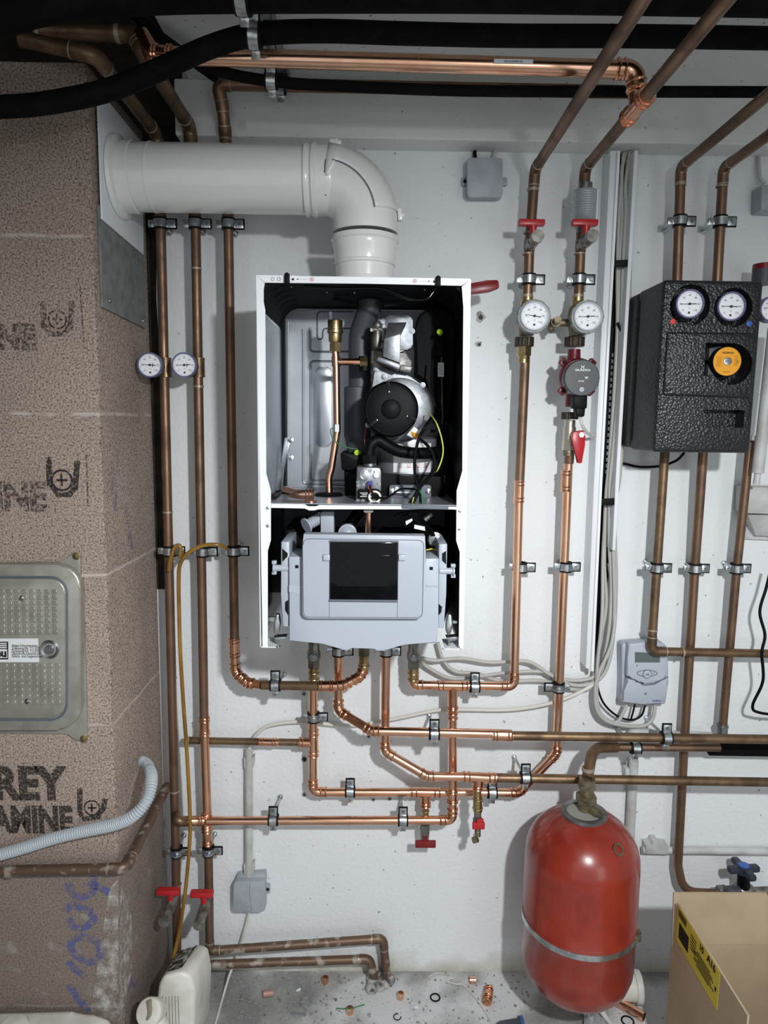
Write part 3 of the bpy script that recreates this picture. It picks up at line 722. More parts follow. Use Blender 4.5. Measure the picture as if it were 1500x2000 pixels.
for a in (8, 84):
    d = V(sin(radians(a)), 0, cos(radians(a))); tn = V(cos(radians(a)), 0, -sin(radians(a)))
    obj('cover_latch', MB().obox(cen+d*(Rf+FR+.006)+OUT*.006, tn, OUT, d, (.012, .009, .005), .003).sphere(cen+d*(Rf+FR+.011)+OUT*.004, .006), M_flue, fl)
zt = P(713, 446, FD+FR).z; zb = 1.688
obj('vertical_socket', MB().lathe([(FR-.002, 0), (FR-.004, -.004), (FR+.004, -.002), (FR+.005, -.010), (FR+.001, -.014), (FR+.001, -.022), (FR-.001, -.026), (FR-.004, -.050), (FR-.002, -.052), (FR-.002, -.056), (FR-.005, -.058), (FR-.006, 1.690-zt)], V(ax_x, -FD, zt), UP, 48, caps=False), M_flue, fl)
obj('boiler_adapter', MB().lathe([(FR+.004, .0), (FR+.004, .012), (FR+.001, .014), (FR+.0005, .022), (FR-.006, .024)], V(ax_x, -FD, 1.6875), UP, 48, caps=False), M_flue, fl)
rv_ = P(635, 396, FD+FR)
obj('rivet', MB().sphere(V(rv_.x, -FD-FR*.78, zf-FR*.64), .003, seg=10), M_steel, fl)
# ------------------------------------------------------------------ boiler
BF = .36
bo = thing('gas_boiler', P(708, 1266, .18), 'white wall-hung gas boiler with its front cover off, grey control panel below', 'boiler')
BXL, BXR = P(500, 537, BF).x, P(920, 545, BF).x; BZT = P(710, 541, BF).z; BZB = P(515, 1265, BF).z
def bpart(n, mb, m, parent=None, **k): return obj(n, mb, m, parent or bo, **k)
bpart('side_panel', MB().box((BXL, -BF, BZB), (BXL+.0015, -.003, BZT)), M_white)
bpart('side_panel', MB().box((BXR-.0015, -BF, BZB), (BXR, -.003, BZT)), M_white)
bpart('top_panel', MB().box((BXL, -BF, BZT-.0015), (BXR, -.003, BZT)), M_white)
SH = P(700, 984, BF-.004).z                                            # shelf level
bpart('front_flange', MB().slab([(500, 537), (517, 553), (515, 565), (515, 590), (518, 605), (520, 925), (529, 958), (529, 1055), (523, 1076), (523, 1265), (513, 1265)], BF+.001, BF-.001), M_white)
bpart('front_flange', MB().slab([(920, 545), (902, 560), (905, 600), (903, 920), (892, 958), (891, 1056), (898, 1078), (896, 1262), (905, 1268)], BF+.001, BF-.001), M_white)
tf = bpart('top_flange', MB().slab([(500, 537), (580, 538.5), (610, 541), (618, 541), (624, 539.5), (800, 542.5), (806, 544), (816, 544), (822, 543), (920, 545), (902, 558), (720, 554), (517, 552)], BF+.0018, BF-.001), M_white)
ho = MB()
for q in ((533, 545), (545, 545), (872, 550), (883, 550)): ho.ring(P(*q, BF+.0022), OUT, .0022, .0034, .0012, 14)
bpart('dimple', ho, M_zinc, tf)
hd = MB()
for q in ((572, 545.5), (848, 550)): hd.disc(P(*q, BF+.0022), OUT, .0022, 12)
bpart('hole', hd, M_ink, tf)
pr = MB()
for q in ((609, 545.5), (810, 549)):
    c = P(*q, BF+.0022); pr.ring(c, OUT, .0030, .0036, .0004, 18)
    for s in (1, -1): pr.obox(c, (RIGHT+UP*s).normalized(), OUT, (UP-RIGHT*s).normalized(), (.0026, .0002, .0003))
bpart('warning_print', pr, M_inkr, tf)
ar = MB()
for x0, x1, y, s in ((579, 600, 545.2, 1), (840, 820, 549.3, -1)):
    c = P(x0, y, BF+.0021); ar.quad(c, c+V(.0035*s, 0, .0014), c+V(.0035*s, 0, -.0014)) if False else ar.prism([c, c+V(.003*s, 0, .0013), c+V(.003*s, 0, -.0013)], V(0, .0003, 0))
    ar.obox((c+P(x1, y, BF+.0021))/2, RIGHT, OUT, UP, (abs(x1-x0)/2/1050, .0001, .00012))
bpart('arrow_print', ar, M_ink, tf)
for (x, y) in ((560, 543), (856, 549)):
    m = MB().slab([(x-5, y-9), (x, y-12), (x+5, y-9), (x+5, y+10), (x-5, y+10)], BF+.010, BF-.004, .0015)
    bpart('cover_catch', m, M_blk)
fs = MB()
for q in ((523, 992), (523, 1027), (898, 998), (897, 1033)): fs.lathe([(.0035, 0), (.003, .0015), (.001, .002)], P(*q, BF+.001), OUT, 12)
bpart('flange_screw', fs, M_zinc)
# inner lining
bpart('lining_panel', MB().box((BXL+.002, -BF+.012, SH), (BXL+.004, -.06, P(520, 605, BF).z)), M_ginner)
bpart('edge_seal', MB().box((BXL+.002, -.062, SH), (BXL+.012, -.030, BZT-.03)), M_blk)
bpart('lining_panel', MB().box((BXR-.006, -BF+.012, BZB+.02), (BXR-.002, -.03, BZT-.01)), M_blk)
bpart('lining_panel', MB().box((BXL+.002, -BF+.012, BZB+.02), (BXL+.004, -.03, SH-.001)), M_blkg)
hb = MB().box((BXL+.002, -BF+.010, BZT-.006), (BXR-.002, -.03, BZT-.002))
R_ = .048
for sx, x0 in ((1, BXL+.003), (-1, BXR-.006)):
    loop = [V(x0, -BF+.010, BZT-.005)]+[V(x0+sx*(R_-R_*sin(a)), -BF+.010, BZT-.005-R_+R_*cos(a)) for a in [pi/2*k/10 for k in range(11)]]
    hb.prism(loop, V(0, BF-.045, 0))
hood = bpart('foam_hood', hb, M_foamblk)
for k in range(5):
    y = -.30+.052*k
    for sx, x0 in ((1, BXL+.003), (-1, BXR-.006)):
        rb = MB(); rb.tube([V(x0+sx*(R_-R_*sin(a)), y, BZT-.005-R_+R_*cos(a)) for a in [pi/2*j/10 for j in range(11)]], .0014, 6)
        bpart('hood_rib', rb, M_foamblk, hood)
zbt = P(700, 598, .045).z
back = bpart('back_panel', MB().box((BXL+.008, -.040, SH), (BXR-.008, -.034, BZT-.01)), M_sheet)
bpart('back_lintel', MB().box((BXL+.006, -.058, zbt), (BXR-.006, -.034, BZT-.004), .003), M_foamblk)
def emb(paths, r=.0026, d=.0405):
    m = MB()
    for p in paths: m.tube(fillet([PB5(u, v, d) for u, v in p], .008, 5), r, 8)
    return m
bpart('pressed_bead', emb([[(365, 400), (365, 1385), (660, 1392)], [(410, 390), (410, 545), (680, 545)], [(700, 605), (412, 605), (412, 1363), (660, 1363)], [(268, 350), (268, 1440)]]), M_sheet, back)
bpart('pressed_slot', emb([[(680, 290), (455, 290), (455, 465), (490, 465), (490, 396), (690, 396)]], .0016, .0412), M_gpd, back)
bpart('raised_pad', MB().prism([PB5(u, v, .046) for u, v in rr(445, 640, 545, 1150, 36)], V(0, .007, 0), .004, 3), M_sheet, back)
# hose rail under the hood
bpart('tube', MB().tube(spline([PB5(u, v, .33) for u, v in ((370, 128), (600, 140), (780, 138), (880, 145), (980, 185), (1080, 212), (1160, 205), (1215, 130))], 6), .0028, 10), M_blkg)
bpart('hood_bracket', MB().prism([PB5(*q, .20) for q in ((880, 212), (1025, 215), (1025, 235), (880, 262))], V(0, .01, 0), .002), M_foamblk, hood)
bpart('hood_bracket', MB().prism([PB5(*q, .20) for q in ((560, 192), (660, 215), (720, 255), (640, 240), (560, 220))], V(0, .01, 0), .002), M_foamblk, hood)
sc = MB()
for q in ((517, 163), (693, 168), (286, 112), (290, 130), (778, 132), (1140, 148)): sc.sphere(PB5(*q, .30), .0022, seg=8)
bpart('screw', sc, M_zinc, hood)
# flue duct inside
DUC = .125
fd = MB().tube(fillet([PB5(795, 110, DUC+.02), PB5(795, 255, DUC+.02), PB5(728, 440, DUC), PB5(728, 770, DUC)], .06, 8), .0245, 24)
fd.lathe([(.0245, 0), (.029, -.002), (.029, -.105), (.026, -.115), (.022, -.135), (.022, -.20)], PB5(712, 768, DUC), UP, 28)
bpart('flue_duct', fd, M_dgr)
# automatic air vent and copper pipe
AV = .22
c0 = PB5(570, 345, AV); k = lambda v: PB5(570, v, AV).z-c0.z
bpart('air_vent', MB().lathe([(.006, k(338)), (.0145, k(345)), (.0150, k(352)), (.0150, k(405)), (.0160, k(408)), (.0160, k(425)), (.0135, k(432)), (.0130, k(478)), (.0115, k(486))], c0, UP, 28), M_brass)
bpart('vent_cap', MB().cyl(PB5(540, 345, AV), PB5(538, 292, AV), .0045), M_gpd)
n = MB(); hexnut(n, PB5(570, 486, AV), PB5(570, 492, AV), .009); hexnut(n, PB5(570, 492, AV), PB5(570, 545, AV), .0125)
bpart('nut', n, M_brass)
cpr = .0072
bpart('vent_pipe', MB().tube(fillet([PB5(570, 540, AV), PB5(576, 610, AV), PB5(582, 1050, AV), PB5(545, 1290, AV), PB5(528, 1345, AV), PB5(530, 1440, AV)], .05, 6), cpr, 16), M_cu)
bpart('pipe_tee', MB().cyl(PB5(573, 575, AV), PB5(575, 638, AV), cpr*1.2).cyl(PB5(560, 608, AV), PB5(735, 611, AV), cpr*.98).cyl(PB5(690, 611, AV), PB5(735, 611, AV), cpr*1.15), M_cuf)
n = MB(); hexnut(n, PB5(728, 609, AV), PB5(776, 609, AV), .010); bpart('nut', n, M_brass)
n = MB().cyl(PB5(755, 575, AV-.006), PB5(755, 668, AV-.006), .012); bpart('retaining_clip', n, M_blk)
bpart('pipe_label', MB().prism([PB5(568, 1008, AV+.0075), PB5(594, 1008, AV+.0075), PB5(594, 1054, AV+.0075), PB5(568, 1054, AV+.0075)], V(0, .003, 0)), M_inkw)
bpart('grommet', MB().lathe([(.030, 0), (.026, .004), (.012, .006)], V(PB5(530, 1440, AV).x, -AV, SH+.001), UP, 28), M_rub)
# fan, duct and venturi
def Z(u, v): return (690+u*.14, 600+v*.14)
def PZ1(u, v, d): return P(*Z(u, v), d)
FN = .235
fan = bpart('fan_housing', MB().lathe([(.072, 0), (.072, .014), (.066, .022), (.066, .038), (.060, .042), (.02, .042)], PZ1(640, 1430, FN-.04), OUT, 48), M_alu)
bpart('fan_bracket', MB().prism([PZ1(u, v, FN) for u, v in ((240, 1150), (310, 930), (300, 850), (340, 830), (400, 870), (640, 890), (800, 960), (960, 1080), (900, 1200), (640, 1000), (420, 1020))], V(0, .02, 0), .002), M_alu, fan)
fs = MB()
for q in ((322, 858), (968, 1088), (205, 1640), (435, 965)): fs.lathe([(.0058, -.006), (.0058, .002), (.0034, .0022), (.0030, .0045)], PZ1(*q, FN+.002), OUT, 14)
bpart('fan_bolt', fs, M_alu, fan)
mc = PZ1(525, 1425, .30)
mot = bpart('motor_cover', MB().lathe([(.0535, -.05), (.0535, -.008), (.050, -.002), (.046, 0), (.019, 0), (.0185, .002), (.0165, .0035)], mc, OUT, 48), M_blk, fan)
bpart('motor_ring', MB().ring(mc+OUT*.0005, OUT, .047, .0485, .003, 48), M_foamblk, fan)
for a in (97, -22, 218):
    d = V(cos(radians(a)), 0, sin(radians(a)))
    bpart('cover_slot', MB().obox(mc+d*.043+OUT*.0008, d, OUT, d.cross(OUT), (.0095, .0008, .0035), .0006), M_rub, fan)
    bpart('cover_screw', MB().sphere(mc+d*.0335+OUT*.001, .0032, seg=10), M_zinc, fan)
gb = MB().prism([PZ1(u, v, .20) for u, v in rr(437, 115, 828, 590, 70)], V(0, .022, 0), .004, 3)
ven = bpart('burner_flange', gb, M_alu)
bpart('flange_bolt', MB().lathe([(.0055, -.004), (.0055, .002), (.0034, .002), (.003, .004)], PZ1(825, 335, .20), OUT, 16), M_alu)
dm = MB()
# duct: outer face as a folded strip
face = [((490, 215), (745, 208), .262), ((430, 440), (660, 372), .276), ((412, 690), (652, 780), .276)]
pts = [(PZ1(*a, d), PZ1(*b, d)) for a, b, d in face]
bk = V(0, .06, 0)
L_, Rr = [p[0] for p in pts], [p[1] for p in pts]
for i in range(2):
    dm.quad(L_[i], Rr[i], Rr[i+1], L_[i+1]); dm.quad(Rr[i], Rr[i]+bk, Rr[i+1]+bk, Rr[i+1]); dm.quad(L_[i], L_[i+1], L_[i+1]+bk, L_[i]+bk)
dm.quad(L_[0], L_[0]+bk, Rr[0]+bk, Rr[0]); dm.quad(L_[2], Rr[2], Rr[2]+bk, L_[2]+bk)
for i in range(2): dm.quad(L_[i]+bk, L_[i+1]+bk, Rr[i+1]+bk, Rr[i]+bk)
bmesh.ops.remove_doubles(dm.bm, verts=dm.bm.verts, dist=.0003); bmesh.ops.recalc_face_normals(dm.bm, faces=dm.bm.faces)
dm._bev(list(dm.bm.faces), .0012)
duct = bpart('air_duct', dm, M_alu)
bpart('duct_flange', MB().prism([PZ1(*q, .285) for q in ((345, 680), (668, 795), (640, 880), (315, 745))], V(0, .055, 0), .0025), M_alu, duct)
bpart('duct_flange', MB().prism([PZ1(*q, .27) for q in ((672, 795), (828, 830), (800, 905), (640, 880))], V(0, .05, 0), .002), M_nickel, duct)
bpart('venturi_block', MB().prism([PZ1(*q, .20) for q in ((245, 600), (405, 560), (405, 700), (720, 600), (830, 760), (800, 900), (330, 900), (250, 1100), (243, 900))], V(0, .04, 0), .004), M_nickel)
ig = MB().cyl(PZ1(380, 300, .22), PZ1(270, 320, .22), .0055).sphere(PZ1(340, 255, .22), .009, (1, 1, 1.1)).lathe([(.008, 0), (.0085, -.02), (.007, -.032)], PZ1(335, 330, .22), UP, 16)
bpart('ignition_electrode', ig, M_nickel)
bpart('electrode_tip', MB().cyl(PZ1(275, 318, .22), PZ1(240, 318, .22), .0035), M_inkw)
bpart('sight_block', MB().prism([PZ1(*q, .215) for q in rr(390, 225, 440, 470, 20)], V(0, .03, 0), .001), M_alu)
# black plastic air box on the right
rp = [(u, v) for u, v in ([(1085, 700), (1085, 390)]+[(1205+120*cos(radians(a)), 390-122*sin(radians(a))) for a in range(180, -1, -15)]+[(1325, 700), (1290, 1000), (1200, 1000), (1170, 720)])]
air = bpart('air_box', MB().prism([PB5(u, v, .15) for u, v in rp], V(0, .08, 0), .006, 3), M_foamblk)
bpart('air_box_rim', MB().tube([PB5(u, v, .151) for u, v in rp[1:15]], .0022, 8), M_blk, air)
bpart('air_box_slot', MB().prism([PB5(*q, .1515) for q in rr(1186, 385, 1206, 560, 9)], V(0, .003, 0)), M_rub, air)
bpart('siphon_funnel', MB().lathe([(.0052, 0), (.013, -.030), (.0135, -.048), (.0095, -.050)], PB5(1245, 425, .175), UP, 24), M_blk)
bpart('siphon_tube', MB().tube([PB5(1248, 560, .175), PB5(1250, 740, .175), PB5(1255, 960, .175), PB5(1250, 1010, .175)], [.0095, .0088, .0075, .007], 18), M_blkg)
lb = bpart('paper_label', MB().prism([PB5(*q, .1865) for q in ((1224, 614), (1262, 614), (1262, 704), (1224, 704))], V(0, .002, 0)), M_inkw)
bc = MB()
for i in range(9): bc.prism([PB5(1230+(i % 3)*9, 632+i*7, .1868), PB5(1237+(i % 3)*9, 632+i*7, .1868), PB5(1237+(i % 3)*9, 635+i*7, .1868), PB5(1230+(i % 3)*9, 635+i*7, .1868)], V(0, .0002, 0))
bpart('label_print', bc, M_ink, lb)
for q, d in (((1240, 426), .19), ((718, 1188), .22)):
    c = PB5(*q, d); bpart('test_plug', MB().cyl(c, c+OUT*.014+V(-.003, 0, .001), .0062, .0055, 18), M_lime)
bpart('lower_elbow', MB().cyl(PB5(1255, 1010, .17), PB5(1255, 1330, .17), .012).ring(PB5(1225, 1050, .18), UP, .006, .016, .006), M_blk)
bpart('white_clip', MB().prism([PB5(*q, .19) for q in ((1200, 1042), (1250, 1040), (1250, 1056), (1200, 1058))], V(0, .01, 0)), M_inkw)
# heat exchanger and base
hx = bpart('heat_exchanger', MB().lathe([(.052, 0), (.065, -.004), (.065, -.075), (.060, -.08)], PB5(1030, 1085, .155), UP, 48), M_sheet)
cxh = PB5(1030, 1085, .155)
lab = MB(); g = []
for i in range(13):
    a = radians(-118+i*6.2); x, y = cos(a)*.0655, sin(a)*.0655; g.append((lab.bm.verts.new(cxh+V(x, y, -.012)), lab.bm.verts.new(cxh+V(x, y, -.072))))
for i in range(12): lab.bm.faces.new((g[i][0], g[i][1], g[i+1][1], g[i+1][0]))
bpart('instruction_label', lab, M_inkw, hx)
lp = MB()
for i in range(4):
    for j in range(2):
        a = radians(-105+i*16); c = cxh+V(cos(a)*.0662, sin(a)*.0662, -.034-j*.022); t = V(-sin(a), cos(a), 0); nn = V(cos(a), sin(a), 0)
        lp.ring(c, nn, .0028, .0034, .0003, 10).obox(c-UP*.005, t, nn, UP, (.005, .0001, .0005))
bpart('label_pictogram', lp, M_inkr, hx)
bpart('siphon_base', MB().slab([B5(*q) for q in ((625, 1290), (870, 1290), (870, 1330), (1265, 1330), (1270, 1475), (630, 1475))], .215, .10, .004), M_blk)
bpart('pump_block', MB().slab([B5(*q) for q in ((602, 1188), (640, 1185), (650, 1205), (790, 1205), (830, 1250), (830, 1300), (610, 1300))], .24, .12, .003), M_blk)
bpart('pump_port', MB().lathe([(.013, 0), (.013, .006), (.006, .008)], PB5(685, 1345, .215), OUT, 6), M_rub)
pp = bpart('module_plate', MB().slab([B5(*q) for q in rr(915, 1395, 1180, 1475, 12)], .235, .215, .002), M_gpd)
pb = MB()
for q in ((932, 1430), (1162, 1432)): pb.lathe([(.0062, 0), (.0058, .003), (.002, .0045)], PB5(*q, .235), OUT, 14)
bpart('plate_bolt', pb, M_zinc, pp)
bpart('plate_letter', MB().text('P', PB5(962, 1422, .2358), RIGHT, UP, .013, bold=.0006).obox(PB5(1005, 1440, .2355), RIGHT, OUT, UP, (.016, .0002, .0012)), M_inkw, pp)
# black gas hose
bpart('gas_hose', MB().tube(spline([PB5(u, v, d) for u, v, d in ((788, 1255, .275), (786, 1190, .275), (800, 1135, .275), (845, 1110, .272), (900, 1140, .27), (970, 1175, .265), (1060, 1190, .26), (1160, 1190, .245), (1240, 1180, .20))], 8), .0118, 18), M_blk)
n = MB(); hexnut(n, PB5(788, 1203, .275), PB5(788, 1250, .275), .0155); bpart('hose_nut', n, M_rub)
# gas valve
gv = bpart('gas_valve', MB().slab([B5(*q) for q in ((706, 1275), (855, 1282), (864, 1310), (862, 1505), (706, 1500), (700, 1480))], .305, .235, .003), M_alu, ang=30)
g1 = PB5(757, 1330, .305)
bpart('regulator_cap', MB().lathe([(.0098, 0), (.0098, .005), (.0075, .0055), (.0068, .004), (.0055, .0045)], g1, OUT, 24), M_zinc, gv)
bpart('valve_plug', MB().lathe([(.0055, 0), (.0055, .005), (.004, .006)], PB5(830, 1330, .305), OUT, 16).cyl(PB5(826, 1300, .307), PB5(828, 1322, .307), .003), M_inkw, gv)
vb = MB()
for q in ((795, 1300), (714, 1375), (716, 1395), (752, 1388), (850, 1385), (715, 1490), (745, 1490)): vb.lathe([(.0035, 0), (.0035, .003), (.0018, .003)], PB5(*q, .305), OUT, 10)
bpart('valve_screw', vb, M_steel, gv)
bpart('valve_inlet', MB().cyl(PB5(790, 1276, .27), PB5(790, 1252, .27), .0128), M_alu, gv)
so = bpart('valve_electronics', MB().slab([B5(*q) for q in rr(712, 1422, 850, 1482, 14)], .318, .30, .002), M_blk, gv)
pm = MB()
for i in range(3): pm.obox(PB5(765, 1445+i*11, .3185), RIGHT, OUT, UP, (.011-.003*(i % 2), .0001, .0006))
bpart('valve_print', pm, M_inkw, so)
bpart('seal_ring', MB().ring(PB5(822, 1468, .316), OUT, .0085, .0125, .006, 24), M_canw, gv)
bpart('coil_ring', MB().ring(PB5(822, 1468, .314), OUT, .0125, .0155, .01, 24), M_blk, gv)
bpart('plug_connector', MB().slab([B5(*q) for q in ((772, 1375), (806, 1372), (806, 1400), (772, 1403))], .322, .305, .001), M_inkb, gv)
bpart('gas_pipe', MB().cyl(PB6(785, 120, .285), PB6(782, 275, .285), .0068), M_cu)
bpart('pipe_collar', MB().slab([B6(*q) for q in ((750, 118), (812, 118), (812, 132), (800, 132), (800, 138), (762, 138), (762, 132), (750, 132))], .30, .27, .001), M_canw)
# wiring
def wire(pts, r, m, d=.33, n='cable'):
    return bpart(n, MB().tube(spline([PB5(q[0], q[1], q[2] if len(q) > 2 else d) for q in pts], 7), r, 8), m)
wire([(1185, 960, .28), (1150, 1010), (1110, 1080), (1088, 1150), (1075, 1250), (1080, 1340), (1100, 1420), (1080, 1480), (1050, 1525)], .0030, M_blk)
wire([(1110, 1100, .30), (1160, 1145), (1195, 1210), (1195, 1290), (1160, 1350), (1100, 1420), (1070, 1470), (1035, 1525)], .0030, M_blk)
wire([(1240, 1190, .28), (1215, 1290), (1150, 1370), (1110, 1420), (1115, 1520)], .0026, M_blk)
wire([(1165, 930, .27), (1215, 1000), (1250, 1110), (1255, 1200), (1225, 1290), (1190, 1325)], .0013, M_ylw)
wire([(1100, 1425, .33), (1112, 1470), (1118, 1520)], .0014, M_inkr); wire([(1108, 1425, .332), (1126, 1470), (1124, 1520)], .0014, M_grn); wire([(1070, 1470, .334), (1055, 1525)], .0012, M_ylw)
wire([(788, 1395, .325), (800, 1430, .33), (830, 1462, .33), (880, 1478, .32), (930, 1455, .30), (985, 1420, .29), (1060, 1418, .30), (1095, 1425, .32)], .0020, M_blk)
wire([(780, 1395, .326), (800, 1440, .33), (850, 1475, .325), (900, 1468, .31), (950, 1445, .29)], .0010, M_inkr)
wire([(560, 1030, .235), (540, 1040, .235), (548, 1085, .235), (590, 1130, .235), (650, 1155, .235), (712, 1165, .23)], .0010, M_grn)
wire([(768, 1010, .22), (758, 1090, .22), (755, 1180, .22)], .0008, M_inkr)
wire([(1190, 600, .2), (1180, 760, .2), (1210, 900, .2)], .002, M_blk); wire([(1300, 1330, .2), (1320, 1420, .2), (1285, 1475, .2)], .0018, M_blk)
bpart('motor_connector', MB().slab([B5(*q) for q in ((1072, 1018), (1110, 1050), (1072, 1100), (1022, 1075))], .29, .27, .002), M_canw, fan)
cw = MB()
for i in range(5): cw.tube(spline([PB5(1058+i*8, 1055+i*3, .292), PB5(1075+i*6, 1085, .298), PB5(1110, 1105, .30)], 4), .0012, 6)
bpart('connector_wires', cw, M_orng, fan)
# left stay bracket
br = bpart('stay_bracket', MB().prism([PB5(*q, .20) for q in ((245, 1092), (275, 1088), (285, 1130), (262, 1200), (240, 1310), (238, 1410), (215, 1430), (200, 1410), (222, 1300))], V(0, .004, 0), .001), M_zinc)
m = MB()
for q in ((288, 1107), (288, 1220)): m.lathe([(.006, 0), (.006, .003), (.003, .004)], PB5(*q, .20), OUT, 12)
bpart('bracket_bolt', m, M_zinc, br)
bpart('seal_roll', MB().cyl(PB5(165, 1478, .30), PB5(240, 1452, .12), .008), M_rub)
# shelf
sy = MB().box((BXL+.012, -BF+.001, SH-.0015), (BXR-.012, -.034, SH))
shf = bpart('shelf', sy, M_sheet)
bpart('shelf_lip', MB().slab([B5(*q) for q in ((160, 1512), (375, 1516), (400, 1532), (445, 1532), (465, 1520), (1000, 1527), (1345, 1532), (1345, 1552), (1300, 1548), (465, 1545), (440, 1556), (400, 1556), (375, 1540), (180, 1536), (160, 1542))], BF+.002, BF-.001, .0008), M_white, shf)
bpart('cable_grommet', MB().slab([B5(*q) for q in ((992, 1520), (1292, 1526), (1292, 1552), (992, 1546))], BF+.005, BF-.012, .002), M_gpd, shf)
# lower compartment
bpart('lower_back', MB().box((BXL+.006, -.05, BZB+.03), (BXR-.006, -.034, SH-.002)), M_gpd)
bpart('lower_innards', MB().slab([B6(*q) for q in ((240, 240), (360, 235), (360, 330), (1150, 330), (1160, 290), (1260, 290), (1300, 300), (1330, 330), (1330, 640), (1260, 860), (240, 860))], .24, .06, .006), M_blk)
bpart('siphon_pipe', MB().slab([B6(*q) for q in rr(478, 132, 560, 300, 12)], .30, .265, .010, 3), M_gpl)
m = MB(); a, b = PB6(480, 165, .28), PB6(390, 215, .30)
m.tube([a+(b-a)*(k/24) for k in range(25)], [.0095+(.002 if k % 4 < 2 else 0) for k in range(25)], 16); m.cyl(b, b+(b-a).normalized()*.003, .016)
bpart('siphon_outlet', m, M_gpl)
bpart('round_port', MB().lathe([(.0185, -.01), (.0185, .004), (.0155, .005), (.0155, .003), (.008, .010), (.001, .011)], PB6(648, 265, .27), OUT, 28), M_gpl)
bpart('dark_pipe', MB().cyl(PB6(740, 100, .20), PB6(640, 240, .22), .012), M_blk)
bpart('expansion_cable', MB().tube(spline([PB6(*q, .30) for q in ((1040, 125), (950, 150), (860, 215), (810, 255))], 6), .0012, 6).tube(spline([PB6(*q, .30) for q in ((1040, 140), (930, 180), (820, 260))], 6), .0012, 6), M_blk)
m = MB()
for i in range(5): m.tube(spline([PB6(1040+i*12, 115, .33), PB6(1050+i*10, 170+i*6, .325), PB6(1090+i*20, 230, .31), PB6(1160+i*10, 280, .29)], 6), .0026, 8)
bpart('cable_bundle', m, M_blk)
m = MB().slab([B6(*q) for q in ((1018, 190), (1060, 172), (1062, 186), (1022, 215))], .34, .335).slab([B6(*q) for q in ((1075, 212), (1140, 225), (1142, 250), (1072, 236))], .34, .335)
bpart('cable_tag', m, M_inkw)
bpart('gauge_ring', MB().lathe([(.0150, -.008), (.0150, .004), (.0125, .005), (.0115, .001), (.001, .002)], PB6(1205, 305, .29), OUT, 24), M_zinc)
bpart('earth_wire', MB().tube(spline([PB6(*q, .33) for q in ((1150, 372), (1190, 366), (1225, 378))], 6), .0016, 6), M_yel)
for q in ((1160, 160), (1140, 180)): bpart('plug', MB().cyl(PB6(*q, .30), PB6(q[0]+25, q[1]-18, .30), .005), M_nickel)
# tilted-down control panel
cpn = bpart('control_panel', MB().slab([B6(*q) for q in ((275, 415), (365, 415), (365, 560), (1140, 560), (1140, 427), (1230, 427), (1226, 860), (1214, 965), (1010, 968), (885, 1018), (826, 1015), (824, 994), (665, 990), (661, 1013), (610, 1010), (490, 962), (278, 955))], .385, .30, .002), M_gpl)
shl = bpart('front_shell', MB().slab([B6(*q) for q in [(368, 272), (1142, 283), (1146, 380), (1132, 775)]+[(1092+40*cos(radians(a)), 772+40*sin(radians(a))) for a in (10, 30, 50, 70, 90)]+[(402+42*cos(radians(a)), 768+40*sin(radians(a))) for a in (90, 110, 130, 150, 170)]+[(360, 370)]], .402, .375, .003, 3), M_gpl, cpn)
gr = [B6(*q) for q in [(362, 345)]+[(400-34*cos(radians(a)), 335-34*sin(radians(a))) for a in (0, 30, 60, 90)]+[(1100+34*sin(radians(a)), 344-34*cos(radians(a))) for a in (0, 30, 60, 90)]+[(1125, 770)]+[(1092+33*cos(radians(a)), 772+32*sin(radians(a))) for a in (0, 30, 60, 90)]+[(402-34*sin(radians(a)), 768+32*cos(radians(a))) for a in (0, 30, 60, 90)]+[(362, 345)]]
bpart('shell_seam', MB().tube([P(x, y, .4022) for x, y in gr], .0007, 6), M_gpd, cpn)
dr = MB()
for a, b in (((535, 316), (532, 800)), ((972, 318), (966, 800)), ((532, 700), (966, 704))): dr.tube([PB6(*a, .4021), PB6(*b, .4021)], .0005, 6)
bpart('door_seam', dr, M_gpd, cpn)
M_disp = mat('display_glass', C(10, 11, 16), .12); M_disp.node_tree.nodes['Principled BSDF'].inputs['Specular IOR Level'].default_value = .22
scn = bpart('touch_screen', MB().slab([B6(*q) for q in ((537, 322), (970, 324), (968, 690), (535, 686))], .408, .395, .0015), M_blkg, cpn)
bpart('screen_display', MB().slab([B6(*q) for q in ((585, 405), (915, 408), (912, 606), (583, 602))], .4083, .4075), M_disp, scn)
bpart('screen_frame', MB().slab([B6(*q) for q in ((534, 314), (972, 318), (972, 324), (534, 321))], .4075, .395).slab([B6(*q) for q in ((532, 688), (966, 692), (964, 704), (532, 699))], .4075, .395), M_gpd, cpn)
for x0, x1 in ((492, 536), (973, 1018)): bpart('screen_tab', MB().slab([B6(*q) for q in ((x0, 403), (x1, 403), (x1, 442), (x0, 442))], .408, .398, .0015), M_gpl, cpn)
